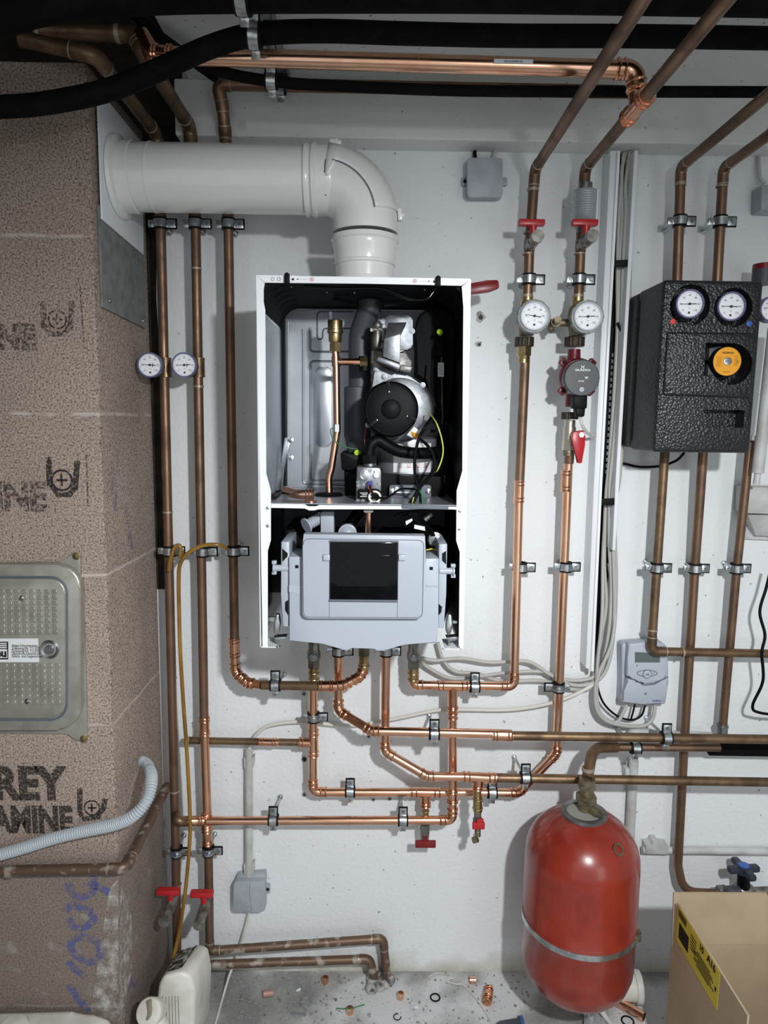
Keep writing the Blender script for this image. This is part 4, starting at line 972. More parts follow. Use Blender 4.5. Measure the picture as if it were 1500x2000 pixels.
for s, arms, holes, pin, cap in ((0, ((225, 320), (278, 320), (278, 410), (275, 560), (275, 862), (235, 858), (225, 650)), (((232, 362), (268, 395), (265, 415), (232, 448)), ((250, 705), (270, 690), (270, 790), (250, 755))), ((275, 488), (172, 486)), (180, 486)),
                            (1, ((1230, 334), (1284, 334), (1278, 560), (1276, 660), (1262, 872), (1224, 872), (1230, 560)), (((1250, 395), (1276, 378), (1276, 465), (1250, 440)), ((1228, 715), (1250, 735), (1245, 770), (1226, 790))), ((1234, 505), (1330, 507)), (1322, 507))):
    arm = bpart('side_arm', MB().slab([B6(*q) for q in arms], .375, .26, .0015), M_gpl, cpn)
    bpart('arm_opening', MB().slab([B6(*q) for q in holes[0]], .3756, .3745).slab([B6(*q) for q in holes[1]], .3756, .3745), M_rub, arm)
    pz = MB().cyl(PB6(*pin[0], .372), PB6(*pin[1], .372), .0062, seg=18)
    for dv in (-33, 33): pz.slab([B6(cap[0]-15, cap[1]+dv-11), B6(cap[0]+15, cap[1]+dv-11), B6(cap[0]+15, cap[1]+dv+11), B6(cap[0]-15, cap[1]+dv+11)], .374, .365, .001)
    pz.cyl(PB6(cap[0]-4, cap[1], .372), PB6(cap[0]+4, cap[1], .372), .0095)
    bpart('hinge_pin', pz, M_gpl, cpn)
sq = MB()
for u, v in ((325, 479), (1181, 490)): sq.slab([B6(u-11, v-10), B6(u+11, v-10), B6(u+11, v+10), B6(u-11, v+10)], .3853, .384)
bpart('latch_hole', sq, M_rub, cpn)
bpart('panel_ridge', MB().slab([B6(*q) for q in ((1145, 598), (1228, 602), (1228, 608), (1145, 604))], .387, .384), M_gpl, cpn)
bpart('panel_ridge', MB().slab([B6(*q) for q in ((276, 596), (358, 602), (356, 660), (276, 640))], .3858, .384), M_gpl, cpn)
# spring latches at the bottom corners
for s, u in ((1, 200), (-1, 1300)):
    l = MB().slab([B6(*q) for q in ((u-10, 782), (u+12, 785), (u+20, 850), (u+8, 905), (u-12, 925), (u-26, 890), (u-24, 830))], .35, .335, .003)
    l.slab([B6(*q) for q in ((u-60, 800), (u-10, 800), (u-10, 826), (u-60, 826))] if s > 0 else [B6(*q) for q in ((u+20, 822), (u+60, 826), (u+60, 840), (u+20, 840))], .345, .34)
    l.slab([B6(*q) for q in ((u-24, 930), (u+60, 925), (u+50, 945), (u-10, 960))], .35, .33, .001)
    la = bpart('spring_latch', l, M_zinc)
    bpart('latch_screw', MB().cyl(PB6(u+6-(12 if s < 0 else 0), 955, .345), PB6(u+6-(12 if s < 0 else 0), 988, .345), .0024).cyl(PB6(u+6-(12 if s < 0 else 0), 985, .345), PB6(u+6-(12 if s < 0 else 0), 990, .345), .005), M_zinc, la)
bpart('bottom_flange', MB().box((BXL, -BF, BZB), (BXL+.03, -.30, BZB+.0015)).box((BXR-.03, -BF, BZB), (BXR, -.30, BZB+.0015)), M_white)
# loose elbow lying on the shelf
lz = SH+.0105
le = [PB5(250, 1425, .27), PB5(318, 1465, .30), PB5(430, 1468, .30)]
le = [V(p.x, p.y, lz+(.004 if i == 0 else 0)) for i, p in enumerate(le)]
mb = MB().tube(fillet(le, .03, 8), .0092, 18)
for t in (.62, .80, .97): mb.torus(le[1]+(le[2]-le[1])*t, le[2]-le[1], .0102, .0016, 20, 6)
obj('copper_elbow', mb, M_cu, label='loose bright copper elbow lying on the boiler shelf, lower left', cat='elbow fitting')
mw = MB().ring(V(PB5(415, 1500, .335).x, -.335, SH+.0012), UP, .006, .011, .002, 24)
obj('copper_washer', mw, M_cu, label='flat copper washer on the boiler shelf front edge below the loose elbow', cat='washer')
lv = MB().tube(spline([P(905, 563, .20), P(945, 559, .20), P(974, 556, .20)], 4), .007, 10)
lever = thing('red_lever', P(945, 559, .20), 'dark red lever handle poking out to the right behind the boiler top', 'lever')
obj('handle', MB().slab([(900, 556), (950, 547), (974, 546), (976, 562), (955, 570), (900, 577)], .16, .145, .004), M_reddk, lever)
obj('valve_stem', MB().cyl(P(902, 564, .15), P(902, 564, .0), .008), M_nickel, lever)
# ------------------------------------------------------------------ new copper pipework below the boiler
def C2(u, v): return (400+u/3, 1220+v/3)
def C3(u, v): return (800+u/3, 1200+v/3)
def P2(u, v, d): return P(*C2(u, v), d)
def P3(u, v, d): return P(*C3(u, v), d)
r = .0103
# boiler isolating valves
def ball_valve(px, py, d, label, lock=1):
    c = P(px, py, d); T = thing('isolating_valve', c, label, 'valve', 'isolating valves below the boiler')
    k = 1/800
    obj('body', MB().lathe([(.010, 32*k), (.0125, 30*k), (.0125, 10*k), (.0135, 8*k), (.0155, 2*k), (.0155, -8*k), (.0135, -12*k)], c, UP, 8), M_nickel, T)
    n = MB(); hexnut(n, c-UP*12*k, c-UP*26*k, .0145); obj('union_nut', n, M_nickel, T)
    s = c+OUT*.014-UP*2*k; n = MB().cyl(s, s+OUT*.006, .0085, seg=16); hexnut(n, s+OUT*.006, s+OUT*.011, .0062); n.obox(s+OUT*.0115, RIGHT, OUT, UP, (.004, .0004, .0007)); obj('spindle', n, M_steel, T)
    n = MB(); n.cyl(c-UP*26*k, c-UP*42*k, .0122, seg=18); n.torus(c-UP*36*k, UP, .0122, .0016); n.cyl(c-UP*42*k, c-UP*52*k, .0112, seg=18); n.torus(c-UP*48*k, UP, .0118, .0018)
    obj('adapter', n, M_brass, T)
ball_valve(613, 1277, .09, 'grey ball valve with brass adapter below the boiler, left of the two')
ball_valve(808, 1278, .09, 'grey ball valve with brass adapter below the boiler, right of the two')
# gas connection nut
c = P(711, 1268, .14); T = thing('union_fitting', c, 'brass union under the middle of the boiler, joining the third riser', 'fitting')
n = MB(); hexnut(n, c+UP*.02, c-UP*.014, .0135); obj('union_nut', n, M_brassd, T)
n = MB(); hexnut(n, c-UP*.014, c-UP*.030, .0122); n.cyl(c-UP*.03, P(711, 1306, .14), .0112); n.torus(P(711, 1300, .14), UP, .0115, .0018); obj('adapter', n, M_brass, T)

# B : flow main, left valve down and along behind everything up to the pump
Bn = thing('copper_main', P(612, 1547, .055), 'bright copper pipe from left boiler valve along the wall and up to the red pump', 'pipe')
pB = [P(612, 1318, .085), P(612, 1400, .075), P(611, 1547, .055), P3(640, 1045, .055), P3(870, 790, .055), P(1111, 898, .06)]
pB[4] = P(1087, 1472, .055)
pipe(Bn, [pB[0], pB[2], pB[3], pB[4], P(1110, 905, .06)], r, M_cu, 'press', .022)
tee(Bn, P(612, 1424, .068), P(612, 1478, .063), P(583, 1450, .065), r)
coupling(Bn, P(1106.5, 918, .06), P(1105, 960, .06), r)
tee(Bn, P(801, 1547, .055), P(861, 1548, .055), P(831, 1576, .055), r)
pipe(Bn, [P(362, 1446, .045), P(585, 1450, .06)], .0085, M_oldg, 'solder')
obj('tube', MB().cyl(P(506, 1449, .057), P(545, 1449.5, .058), .0088), M_cu, Bn)
coupling(Bn, P(506, 1449, .057), P(541, 1449.5, .058), .0085)
seam(Bn, P(366, 1446, .045), RIGHT, .0088, .012)
# C : second connection, stepping out to the brown main on the right
Cn = thing('copper_main', P(661, 1400, .11), 'copper pipe under the boiler stepping right into the upper long brown horizontal pipe', 'pipe')
pC = [P(661, 1262, .10), P(661, 1388, .10), P(726, 1428, .148), P(1000, 1434, .152)]
pipe(Cn, pC, r, M_cu, 'press', .020)
coupling(Cn, P(961, 1436, .152), P(1001, 1437, .152), r)
pipe(Cn, [P(998, 1437, .152), P(1950, 1450, .152)], r, M_oldg, 'solder')
# D
Dn = thing('copper_main', P(753, 1490, .11), 'copper pipe right of centre under the boiler stepping into the lower long brown horizontal pipe', 'pipe')
pD = [P(754, 1262, .10), P(752, 1468, .10), P(834, 1516, .125), P(970, 1518, .126)]
pipe(Dn, pD, r, M_cu, 'press', .020)
tee(Dn, P3(310, 950, .126), P3(505, 960, .126), P(933, 1542, .126), r)
pipe(Dn, [P(966, 1519, .126), P(1950, 1535, .126)], r, M_oldg, 'solder')
# E
En = thing('copper_main', P(884, 1340, .09), 'copper return with a branch dropping from the right boiler valve to the left risers', 'pipe')
pE = [P(808, 1318, .085), P(811, 1336, .085), P(1004, 1340, .085), P(1014, 945, .07)]
pE[1] = P(807, 1338, .085)
pipe(En, pE, r, M_cu, 'press', .020)
tee(En, P(853, 1339, .085), P(915, 1340, .085), P(884, 1398, .085), r)
coupling(En, P(1014.5, 938, .07), P(1013, 982, .07), r)
pipe(En, [P(884, 1390, .085), P(884, 1602, .085), P(405, 1603, .078)], r, M_cu, 'press', .020)
coupling(En, P(884, 1540, .085), P(884, 1568, .085), r)
coupling(En, P(884, 1382, .085), P(884, 1404, .085), r, mid=False)
tee(L2, P(402.5, 1588, .07), P(404, 1618, .07), P(412, 1603, .074), r)
En2 = thing('copper_link', P(372, 1603, .075), 'short copper and brown link joining the two left risers near their clamps', 'pipe fitting')
pipe(En2, [P(398, 1603, .078), P(345, 1604, .095)], r, M_cu)
coupling(En2, P(396, 1603, .079), P(366, 1603.5, .085), r)
obj('elbow', MB().tube(fillet([P(366, 1604, .086), P(344, 1604, .105), P(343, 1590, .072)], .02, 8), .0118, 16), M_oldg, En2)
seam(En2, P(357, 1604, .09), RIGHT, .0105, .012); 
# taps below B and D
def tap_red_T(c, L, label):
    T = thing('drain_tap', c-UP*L, label, 'valve', None)
    k = L
    obj('adapter', MB().cyl(c, c-UP*k*.42, .0085, seg=14).torus(c-UP*k*.15, UP, .0088, .0015).torus(c-UP*k*.38, UP, .0090, .0018), M_brass, T)
    b = MB(); hexnut(b, c-UP*k*.42, c-UP*k*.62, .0125); b.cyl(c-UP*k*.6, c-UP*k*.92, .0125, .010, 16); b.cyl(c-UP*k*.92, c-UP*k*1.02, .0085)
    obj('body', b, M_nickel, T)
    h = c-UP*k*.80+OUT*.014
    obj('handle', MB().cyl(h-OUT*.006, h+OUT*.010, .008).obox(h+OUT*.012-UP*.004, RIGHT, OUT, UP, (.025, .0045, .0085), .002).obox(h+OUT*.0168-UP*.004, RIGHT, OUT, UP, (.020, .0006, .004), .0005), M_reddk, T)
tap_red_T(P(831, 1572, .055), (P(831, 1572, .055)-P(828, 1648, .055)).length, 'drain tap with a wide dark red T handle under the copper main')
c = P(933, 1540, .126); T = thing('drain_tap', P(933, 1640, .126), 'brass drain tap with small bright red lever and hanging chain cap', 'valve')
q = lambda y: P(933, y, .126)
obj('adapter', MB().cyl(q(1540), q(1556), .0088).cyl(q(1556), q(1584), .0108).torus(q(1560), UP, .011, .0018).torus(q(1578), UP, .011, .0018), M_brass, T)
obj('body', MB().cyl(q(1584), q(1616), .0085).sphere(q(1602), .0115), M_nickel, T)
obj('handle', MB().obox(q(1606)+OUT*.013, RIGHT, OUT, UP, (.0145, .004, .0085), .002).obox(q(1597)+OUT*.013+RIGHT*.004, RIGHT, OUT, UP, (.008, .004, .005), .002), M_red, T)
a, b = q(1614), q(1632)
obj('hose_nozzle', MB().tube([a+(b-a)*(k/16) for k in range(17)], [.0062+(.0014 if k % 4 < 2 else 0) for k in range(17)], 14), M_brassd, T)
obj('blanking_cap', MB().ring(P3(385, 1320, .125), (RIGHT*.8+UP*.45+OUT*.3).normalized(), .0055, .0075, .012, 18).tube(spline([q(1626)+OUT*.006, P3(392, 1282, .132), P3(375, 1290, .13), P3(380, 1308, .13)], 5), .0008, 6), M_brassd, T)
# their clamps
H = RIGHT
def hclamp(px, py, d, rr_, label, side=1, to=None, ax=None, grp='clamps on the copper pipes below the boiler', **k):
    return clamp(P(px, py, d), ax or RIGHT, rr_, label, grp, -side, to=to, **k)
hclamp(538, 1338, .122, r, 'zinc clamp with raised stud on the brown pipe at left below the boiler', 1, to=V(P(555, 1318, 0).x, 0, P(555, 1318, 0).z))
clamp(P(612, 1400, .071), UP, r, 'black lined clamp on the copper drop below the left boiler valve', 'clamps on the copper pipes below the boiler', 1)
hclamp(684, 1546, .055, r, 'short zinc clamp on the copper main left of the dark red tap', 1)
hclamp(534, 1601, .081, r, 'long-stud clamp left of the pair on the lowest copper pipe', 1, to=P(548, 1555, 0))
hclamp(787, 1602, .084, r, 'long-stud clamp right of the pair on the lowest copper pipe', 1, to=P(782, 1556, 0))
hclamp(848, 1433, .152, r, 'zinc clamp on the upper copper horizontal below the boiler', 1, to=P(838, 1398, 0))
hclamp(927, 1341, .085, r, 'zinc clamp on the copper pipe right of the right boiler valve', 1)
hclamp(1026, 1519, .126, r, 'zinc clamp with slanting stud where the copper turns up to the pump', 1, to=P(1004, 1478, 0))
hclamp(961, 1548, .055, r, 'black lined clamp right of the small red tap', 1)
clamp(P(1091, 1342, .056), UP, r, 'black lined clamp crossed by grey cables on the pump riser', 'clamps on the copper pipes below the boiler', -1)
hclamp(1301, 1441, .152, r, 'zinc clamp on the long brown pipe below the solar controller', 1, to=P(1262, 1402, 0))
clamp(P(661, 1271, .10), UP, r, 'black clamp hard under the boiler on the second connection', 'clamps on the copper pipes below the boiler', 1)
clamp(P(754, 1271, .10), UP, r, 'black clamp hard under the boiler right of the brass union', 'clamps on the copper pipes below the boiler', 1)

# ------------------------------------------------------------------ right hand risers with gauges and pump
rr1 = .0108
a = P(1045, 331, .08)
R1 = thing('heating_riser', P(1019, 800, .08), 'brown riser right of the boiler with a gauge valve, running up under the ceiling', 'pipe')
far1 = V(a.x, -1.5, a.z)
pipe(R1, [far1, a, P(1034, 480, .08), P(1030, 602, .075)], rr1, M_old, 'solder', .024)
pipe(R1, [P(1026, 690, .075), P(1014.5, 945, .07)], rr1, M_old, 'solder')
seam(R1, P(1041, 371, .08), UP, .0115, .006); seam(R1, P(1033, 455, .08), UP, .0115, .003); seam(R1, P(1031, 496, .08), UP, .0115, .003); seam(R1, P(1030, 578, .076), UP, .0115, .006)
a = P(1143, 329, .08)
R2 = thing('heating_riser', P(1125, 700, .08), 'brown riser above the red pump, running up under the ceiling to the new copper tee', 'pipe')
R2A = a.copy(); tz = a.z; far2 = V(a.x+.003, -1.5, a.z)
pipe(R2, [far2, a, P(1134, 480, .08), P(1129, 602, .075)], rr1, M_old, 'solder', .024)
pipe(R2, [P(1113, 882, .065), P(1111, 905, .062)], rr1, M_old, 'solder')
seam(R2, P(1140, 372, .08), UP, .0115, .006); seam(R2, P(1132, 496, .08), UP, .0115, .003); seam(R2, P(1129, 578, .076), UP, .0115, .006)
ytee = -.378
# drain valves and their handles
c = P(1031, 483, .08); drain_valve(c, .098, 'red handled drain valve on the riser beside the grey junction box')
c = P(1131, 483, .08); drain_valve(c, .098, 'red handled drain valve beside the clear wrapped cylinder')
# air separator wrapped in film
c = P(1141, 408, .085)
T = thing('wrapped_cylinder', c-UP*.04, 'grey ribbed cylinder in clear film on the riser above the right red valve handle', 'inline filter')
m = MB(); n_ = 28; m.lathe([(.018, -.040), (.026, -.036)]+[(.026+(.0012 if k % 2 else 0), -.034+k*.0024) for k in range(29)]+[(.026, .036), (.016, .040)], c, UP, 28)
obj('body', m, mat('wrapped_steel', C(176, 184, 190), .22, .5), T)
obj('film', MB().obox(c+RIGHT*.014+OUT*.017+UP*.004, (RIGHT+OUT*-.4).normalized(), (OUT+RIGHT*.4).normalized(), UP, (.012, .0006, .032), .0004), M_inkw, T)
obj('collar', MB().cyl(c+UP*.04, c+UP*.052, .015).cyl(c-UP*.04, c-UP*.05, .015), M_steel, T)
# gauge valves
def gauge_valve(px, py, pd, label, ang, gx):
    c = P(px, py, pd); T = thing('gauge_valve', c-UP*.05, label, 'thermometer valve', 'thermometer valves beside the boiler')
    b = MB(); b.cyl(c+UP*.044, c+UP*.034, .0125, seg=16); hexnut(b, c+UP*.034, c+UP*.024, .016)
    obj('inlet_fitting', b, M_brass, T)
    b = MB().lathe([(.014, .026), (.019, .018), (.021, 0), (.019, -.020), (.016, -.034)], c, UP, 16); hexnut(b, c-UP*.02, c-UP*.04, .0165)
    obj('body', b, M_brassd, T)
    gc = P(gx, py-1, pd+.052)
    obj('stem', MB().cyl(c, gc, .011), M_brassd, T)
    dial(T, gc, OUT+V(-gc.x*.08, 0, .0), UP, .0345, M_bezg, 'scallop', ang)
    return c
g1c = gauge_valve(1029, 619, .075, 'thermometer valve with grey scalloped rim above the brass union, left of the pair', 171, 1043)
g2c = gauge_valve(1127, 620, .075, 'thermometer valve with grey scalloped rim above the red pump', 184, 1147)
# bypass between them
T = thing('bypass_valve', P(1085, 628, .075), 'small brass bypass screw valve between the two thermometer valves', 'valve')
obj('cross_pipe', MB().cyl(g1c+RIGHT*.018-UP*.012, g2c-RIGHT*.018-UP*.012, .0085).cyl(P(1072, 640, .075), P(1080, 638, .075), .0125), M_brassd, T)
k0 = P(1082, 634, .085); k1 = P(1090, 624, .125)
obj('adjusting_screw', MB().cyl(k0, k1, .0075).ring(k0+(k1-k0)*.45, k1-k0, .007, .0105, .004), M_brassd, T)
# unions below
c = P(1024, 668, .075); T = thing('union_fitting', P(1024, 705, .075), 'black ribbed union nut and brass reducer below the left thermometer valve', 'fitting')
def ribbed(c, R, h):
    m = MB(); pts = []
    for i in range(64):
        a = 2*pi*i/64; q = R*(1+.03*(1 if i % 4 < 2 else -1)); pts.append(c+V(cos(a)*q, sin(a)*q, h/2))
    return m.prism(pts, V(0, 0, -h), .001, 1)
M_bronze = mat('dark_bronze', C(62, 54, 46), .5, .6)
obj('union_nut', ribbed(c, .0205, .020), M_bronze, T)
n = MB(); hexnut(n, c-UP*.010, c-UP*.030, .0165); n.cyl(c-UP*.03, c-UP*.038, .0145, .0125); n.cyl(c-UP*.038, c-UP*.046, .0125)
obj('reducer', n, M_brass, T)
# pump
pc = P(1119, 738, .075)
pu = thing('circulation_pump', P(1113, 815, .075), 'dark red circulation pump with round grey-black control head', 'pump')
obj('union_nut', ribbed(P(1122, 668, .075), .0215, .020), M_bronze, pu)
obj('union_nut', ribbed(P(1113, 812, .07), .0185, .016), M_bronze, pu)
obj('pipe_body', MB().lathe([(.0135, .062), (.0145, .045), (.0165, .036), (.0145, .030)], pc, UP, 20).lathe([(.0145, -.032), (.0135, -.045), (.0145, -.058), (.0140, -.064)], pc, UP, 20).sphere(pc, .034, (1, .8, 1), 20), M_pump, pu)
m = MB(); hc = pc+OUT*.018
m.lathe([(.036, 0), (.0405, .006), (.0405, .022), (.036, .030)], hc, OUT, 32)
for a in (45, 135, 225, 315):
    d = V(cos(radians(a)), 0, sin(radians(a))); m.obox(hc+d*.043+OUT*.010, d, OUT, d.cross(OUT), (.0085, .008, .0085), .003)
mh = obj('motor_housing', m, M_pump, pu)
m = MB()
for a in (45, 135, 225, 315):
    d = V(cos(radians(a)), 0, sin(radians(a))); m.cyl(hc+d*.044+OUT*.018, hc+d*.044+OUT*.0195, .0042)
obj('housing_screw', m, M_rub, mh)
M_head = mat('pump_head_grey', C(58, 62, 64), .35)
hd0 = P(1137, 738, .145); hd1 = hc+OUT*.030
hd = obj('control_head', MB().lathe([(.0375, -.030), (.0385, -.010), (.0385, -.003), (.0365, 0)], hd0, OUT, 48), M_head, pu)
obj('face_plate', MB().disc(hd0+OUT*.0004, OUT, .0345, 40), mat('pump_face', C(66, 70, 72), .3), hd)
t = MB(); fc = hd0+OUT*.0008
t.text('GRUNDFOS', fc+UP*.0160, RIGHT, UP, .0058, bold=.00015, sx=1.05)
for s in (1, -1): t.obox(fc+UP*.0225, (RIGHT+UP*s*.8).normalized(), OUT, (UP-RIGHT*s*.8).normalized(), (.0048, .0001, .0008))
t.text('W', fc+RIGHT*.009, RIGHT, UP, .0062, bold=.0003); t.text('POWER', fc-UP*.007-RIGHT*.002, RIGHT, UP, .0036, bold=.0001)
obj('print', t, M_inkw, hd)
b0 = fc-UP*.0245
obj('push_button', MB().lathe([(.005, 0), (.005, .0012), (.003, .0014)], b0, OUT, 20), M_gpl, hd)
obj('button_arrow', MB().text('>', b0+OUT*.0018, RIGHT, UP, .006, bold=.0001), M_gpd, hd)
k0 = P(1134, 778, .128)
obj('power_plug', MB().slab([(1121, 772), (1148, 770), (1147, 798), (1120, 798)], .138, .11, .003).slab([(1124, 796), (1144, 796), (1142, 814), (1126, 814)], .135, .112, .003), M_blk, pu)
plug_tip = P(1134, 814, .123)
obj('pump_cable', MB().tube(spline([plug_tip, P(1137, 830, .12), P(1148, 846, .09), P(1158, 850, .05), P(1168, 850, .03)], 7), .0034, 10), M_cablew, label='white flex from the red pump into the cable duct', cat='cable')
# lever valve under the pump
c = P(1112, 848, .065); T = thing('lever_valve', P(1111, 890, .065), 'nickel ball valve with a hanging bright red lever under the pump', 'valve')
M_nk = mat('bright_nickel', C(190, 184, 168), .28, .9)
m = MB().cyl(c+UP*.032, c+UP*.014, .0125).cyl(c+UP*.016, c-UP*.014, .0145); hexnut(m, c-UP*.014, c-UP*.036, .0155)
obj('body', m, M_nk, T)
n = MB().cyl(c-UP*.036, c-UP*.043, .0125); n.ring(c-UP*.046, UP, .009, .0118, .004); obj('adapter', n, M_brassd, T)
obj('stem', MB().cyl(c, P(1131, 850, .098), .008), M_nk, T)
lv = obj('lever', MB().slab([(1119, 843), (1140, 840), (1144, 850), (1143, 868), (1137, 905), (1128, 905), (1121, 866), (1116, 858)], .104, .094, .0025), M_red, T)
n = MB(); s = P(1135, 849, .104); hexnut(n, s, s+OUT*.005, .0066); obj('lever_nut', n, M_zinc, lv)
for px, py, lab in ((1033, 546, 'zinc clamp above the left thermometer valve'), (1131, 546, 'zinc clamp above the right thermometer valve')):
    clamp(P(px, py, .077), UP, rr1, lab, 'clamps on the gauge risers')
clamp(P(1017, 1108, .071), UP, r, 'zinc clamp on the copper return beside the boiler', 'clamps on the gauge risers')
clamp(P(1105, 1107, .058), UP, r, 'zinc clamp on the copper pump riser beside the cable duct', 'clamps on the gauge risers')

# ------------------------------------------------------------------ ceiling pipework
cz = P(760, 122, .375).z
cx0 = L2; 
T = thing('ceiling_copper_pipe', P(760, 124, .375), 'thick new bright copper pipe crossing under the ceiling', 'pipe')
a = R2A; tp = V(a.x+.001, ytee, tz)
eA = P(300, 108, .365); eB = P(1240, 136, .378)
rc = .0142
pipe(T, [eA, eB, V(tp.x, ytee, tz+.014)], rc, M_cu, 'press', .026)
tee(T, V(a.x+.002, ytee-.045, tz), V(a.x+.001, ytee+.050, tz), V(tp.x-.004, ytee, tz+.034), .0125, rb=.0125)
coupling(T, eA, P(338, 110, .37), rc)
obj('elbow', MB().tube(fillet([P(333, 109, .368), P(300, 110, .365), P(276, 70, .34)], .02, 8), rc*1.1, 18), M_cuf, T)
tag(obj('pipe_sticker', MB().obox(P(1003, 120, .39), RIGHT, OUT, UP, (.033, .0005, .0035)), M_inkw, T), None)
obj('sticker_print', MB().text('22x1,0 DVGW CU', P(1003, 120, .3912), RIGHT, UP, .004, bold=.0001), M_ink, T)
def hose(pts, rad, label, m=M_ins, n=8): return obj('insulated_pipe', MB().tube(spline(pts, n), rad, 18), m, label=label, cat='pipe')
dz = .43
hose([P(-420, 200, .50), P(-150, 210, .485), P(0, 209, .475), P(100, 200, .465), P(215, 175, .45), P(320, 132, .44), P(410, 92, .43), P(497, 68, dz), P(620, 61, dz), P(800, 66, dz), P(1000, 70, dz), P(1250, 71, dz), P(1560, 76, dz), P(1950, 84, dz)], .0168, 'black insulated pipe sagging in a curve at upper left, then running under the ceiling')
hose([P(350, 100, .33), P(400, 128, .33), P(455, 146, .325), P(540, 160, .32), P(640, 167, .315), P(900, 177, .31), P(1200, 179, .31), P(1560, 180, .31), P(1950, 183, .31)], .0095, 'thin black insulated pipe just below the new ceiling copper')
hose([P(-420, 80, .66), P(-150, 56, .61), P(0, 28, .58), P(100, 4, .56), P(300, -13, .53), P(600, -16, .52), P(1000, -15, .52), P(1560, -6, .52), P(1950, 2, .52)], .027, 'thick black insulated pipe along the top edge, nearest the viewer')
hose([P(258, 22, .33), P(300, 62, .30), P(345, 96, .25), P(420, 150, .15)], .010, 'short black pipe slanting away behind the old pipes at upper left')
# ceiling rail and hanging clamps
x0 = P(520, 60, .40).x
rail = thing('ceiling_rail', V(x0, -.30, ZC-.012), 'grey slotted mounting rail on the ceiling carrying the black pipes', 'mounting rail')
p0, p1 = P(510, 8, .46), P(555, 110, .27)
xr = (PZ(512, 10, ZC).x+PZ(548, 100, ZC).x)/2
obj('channel', MB().box((xr-.014, -.62, ZC-.022), (xr+.014, -.09, ZC-.001), .002), M_steel, rail)
for k in range(8): obj('channel_slot', MB().box((xr-.005, -.58+k*.062, ZC-.0225), (xr+.005, -.55+k*.062, ZC-.0219)), M_rub, rail)
def hang(px, py, d, rad, label):
    c = P(px, py, d); clamp(c, V(1, 0, -.05), rad, label, 'clamps hanging from the ceiling rail', -1, to=V(c.x+.004, c.y+.004, ZC-.02), nrm=V(0, -1, -.75), name='pipe_clamp', h=.0105)
hang(497, 69, dz, .0168, 'white banded clamp on the curved black pipe at upper left')
hang(474, -16, .524, .027, 'white banded clamp on the thick black pipe at the top edge')
hang(530, 158, .321, .0095, 'small clamp on the thin black pipe below the ceiling rail')
hang(548, 168, .117, .0125, 'small clamp on the brown pipe behind the thin black pipe')

# ------------------------------------------------------------------ junction box, cable duct
def jbox(x0, y0, x1, y1, d, label):
    T = thing('junction_box', P((x0+x1)/2, y1, 0), label, 'junction box', 'grey surface junction boxes')
    obj('box', MB().slab(rr(x0, y0, x1, y1, 7), d*.62, .001, .003), M_jbox, T)
    obj('lid', MB().slab(rr(x0, y0, x1, y1, 7), d, d*.6, .004, 3), M_jbox, T)
    return T
T = jbox(913, 308, 982, 385, .042, 'light grey junction box high on the wall right of the flue')
for x, y in ((907, 354), (985, 354)): obj('fixing_lug', MB().slab([(x-5, y-8), (x+6, y-8), (x+6, y+8), (x-5, y+8)], .012, .002, .002), M_jbox, T)
for x, y in ((908, 354),): obj('lug_screw', MB().cyl(P(x, y, .012), P(x, y, .014), .004), M_rub, T)
obj('cable_tail', MB().tube(spline([P(928, 294, .003), P(927, 300, .012), P(929, 312, .015)], 5), .0042, 10), M_blk, T)
obj('cable_tail', MB().tube(spline([P(968, 292, .003), P(966, 300, .012), P(963, 312, .015)], 5), .0042, 10), M_conduit, T)
T = jbox(456, 1722, 518, 1781, .040, 'grey junction box low on the wall at the end of a vertical conduit')
obj('box_crack', MB().tube([P(488, 1724, .0402), P(487, 1745, .0402), P(491, 1779, .0402)], .0004, 5), M_gpd, T)
obj('top_step', MB().slab([(462, 1712), (518, 1708), (519, 1724), (458, 1724)], .024, .001, .002), M_jbox, T)
obj('fixing_lug', MB().slab([(518, 1729), (527, 1729), (527, 1745), (518, 1745)], .012, .002, .0015), M_jbox, T)
obj('lug_screw', MB().cyl(P(523, 1737, .012), P(523, 1737, .014), .004), M_rub, T)
T = thing('wall_conduit', P(486, 1715, .014), 'light grey rigid conduit running down the wall to the low junction box', 'conduit')
obj('tube', MB().cyl(P(486, 1462, .016), P(486, 1718, .016), .0098, seg=16), M_conduit, T)
for y in (1492, 1700):
    obj('conduit_clip', MB().slab([(476, y-12), (482, y-8), (482, y+12), (477, y+8)], .022, .001, .001).slab([(491, y-10), (496, y-14), (495, y+6), (491, y+12)], .022, .001, .001), M_conduit, T)
obj('grey_cable', MB().tube(spline([P(486, 1470, .016), P(490, 1452, .018), P(503, 1432, .018), P(530, 1416, .018), P(590, 1410, .018), P(680, 1417, .018), P(760, 1406, .02), P(850, 1388, .02), P(900, 1386, .02), P(1000, 1386, .02), P(1080, 1372, .035), P(1140, 1348, .04), P(1172, 1322, .03), P(1186, 1280, .022), P(1197, 1180, .022), P(1190, 1100, .02)], 7), .0046, 10), M_cablew, label='long grey cable drooping behind the copper pipes from low conduit to cable duct', cat='cable')
obj('thin_cable', MB().tube(spline([P(487, 1780, .02), P(478, 1815, .02), P(462, 1870, .03), P(448, 1905, .06), PZ(436, 1945, .004), PZ(418, 2010, .004)], 6), .003, 8), M_cablew, label='thin white cable hanging from the low junction box down to the floor', cat='cable')
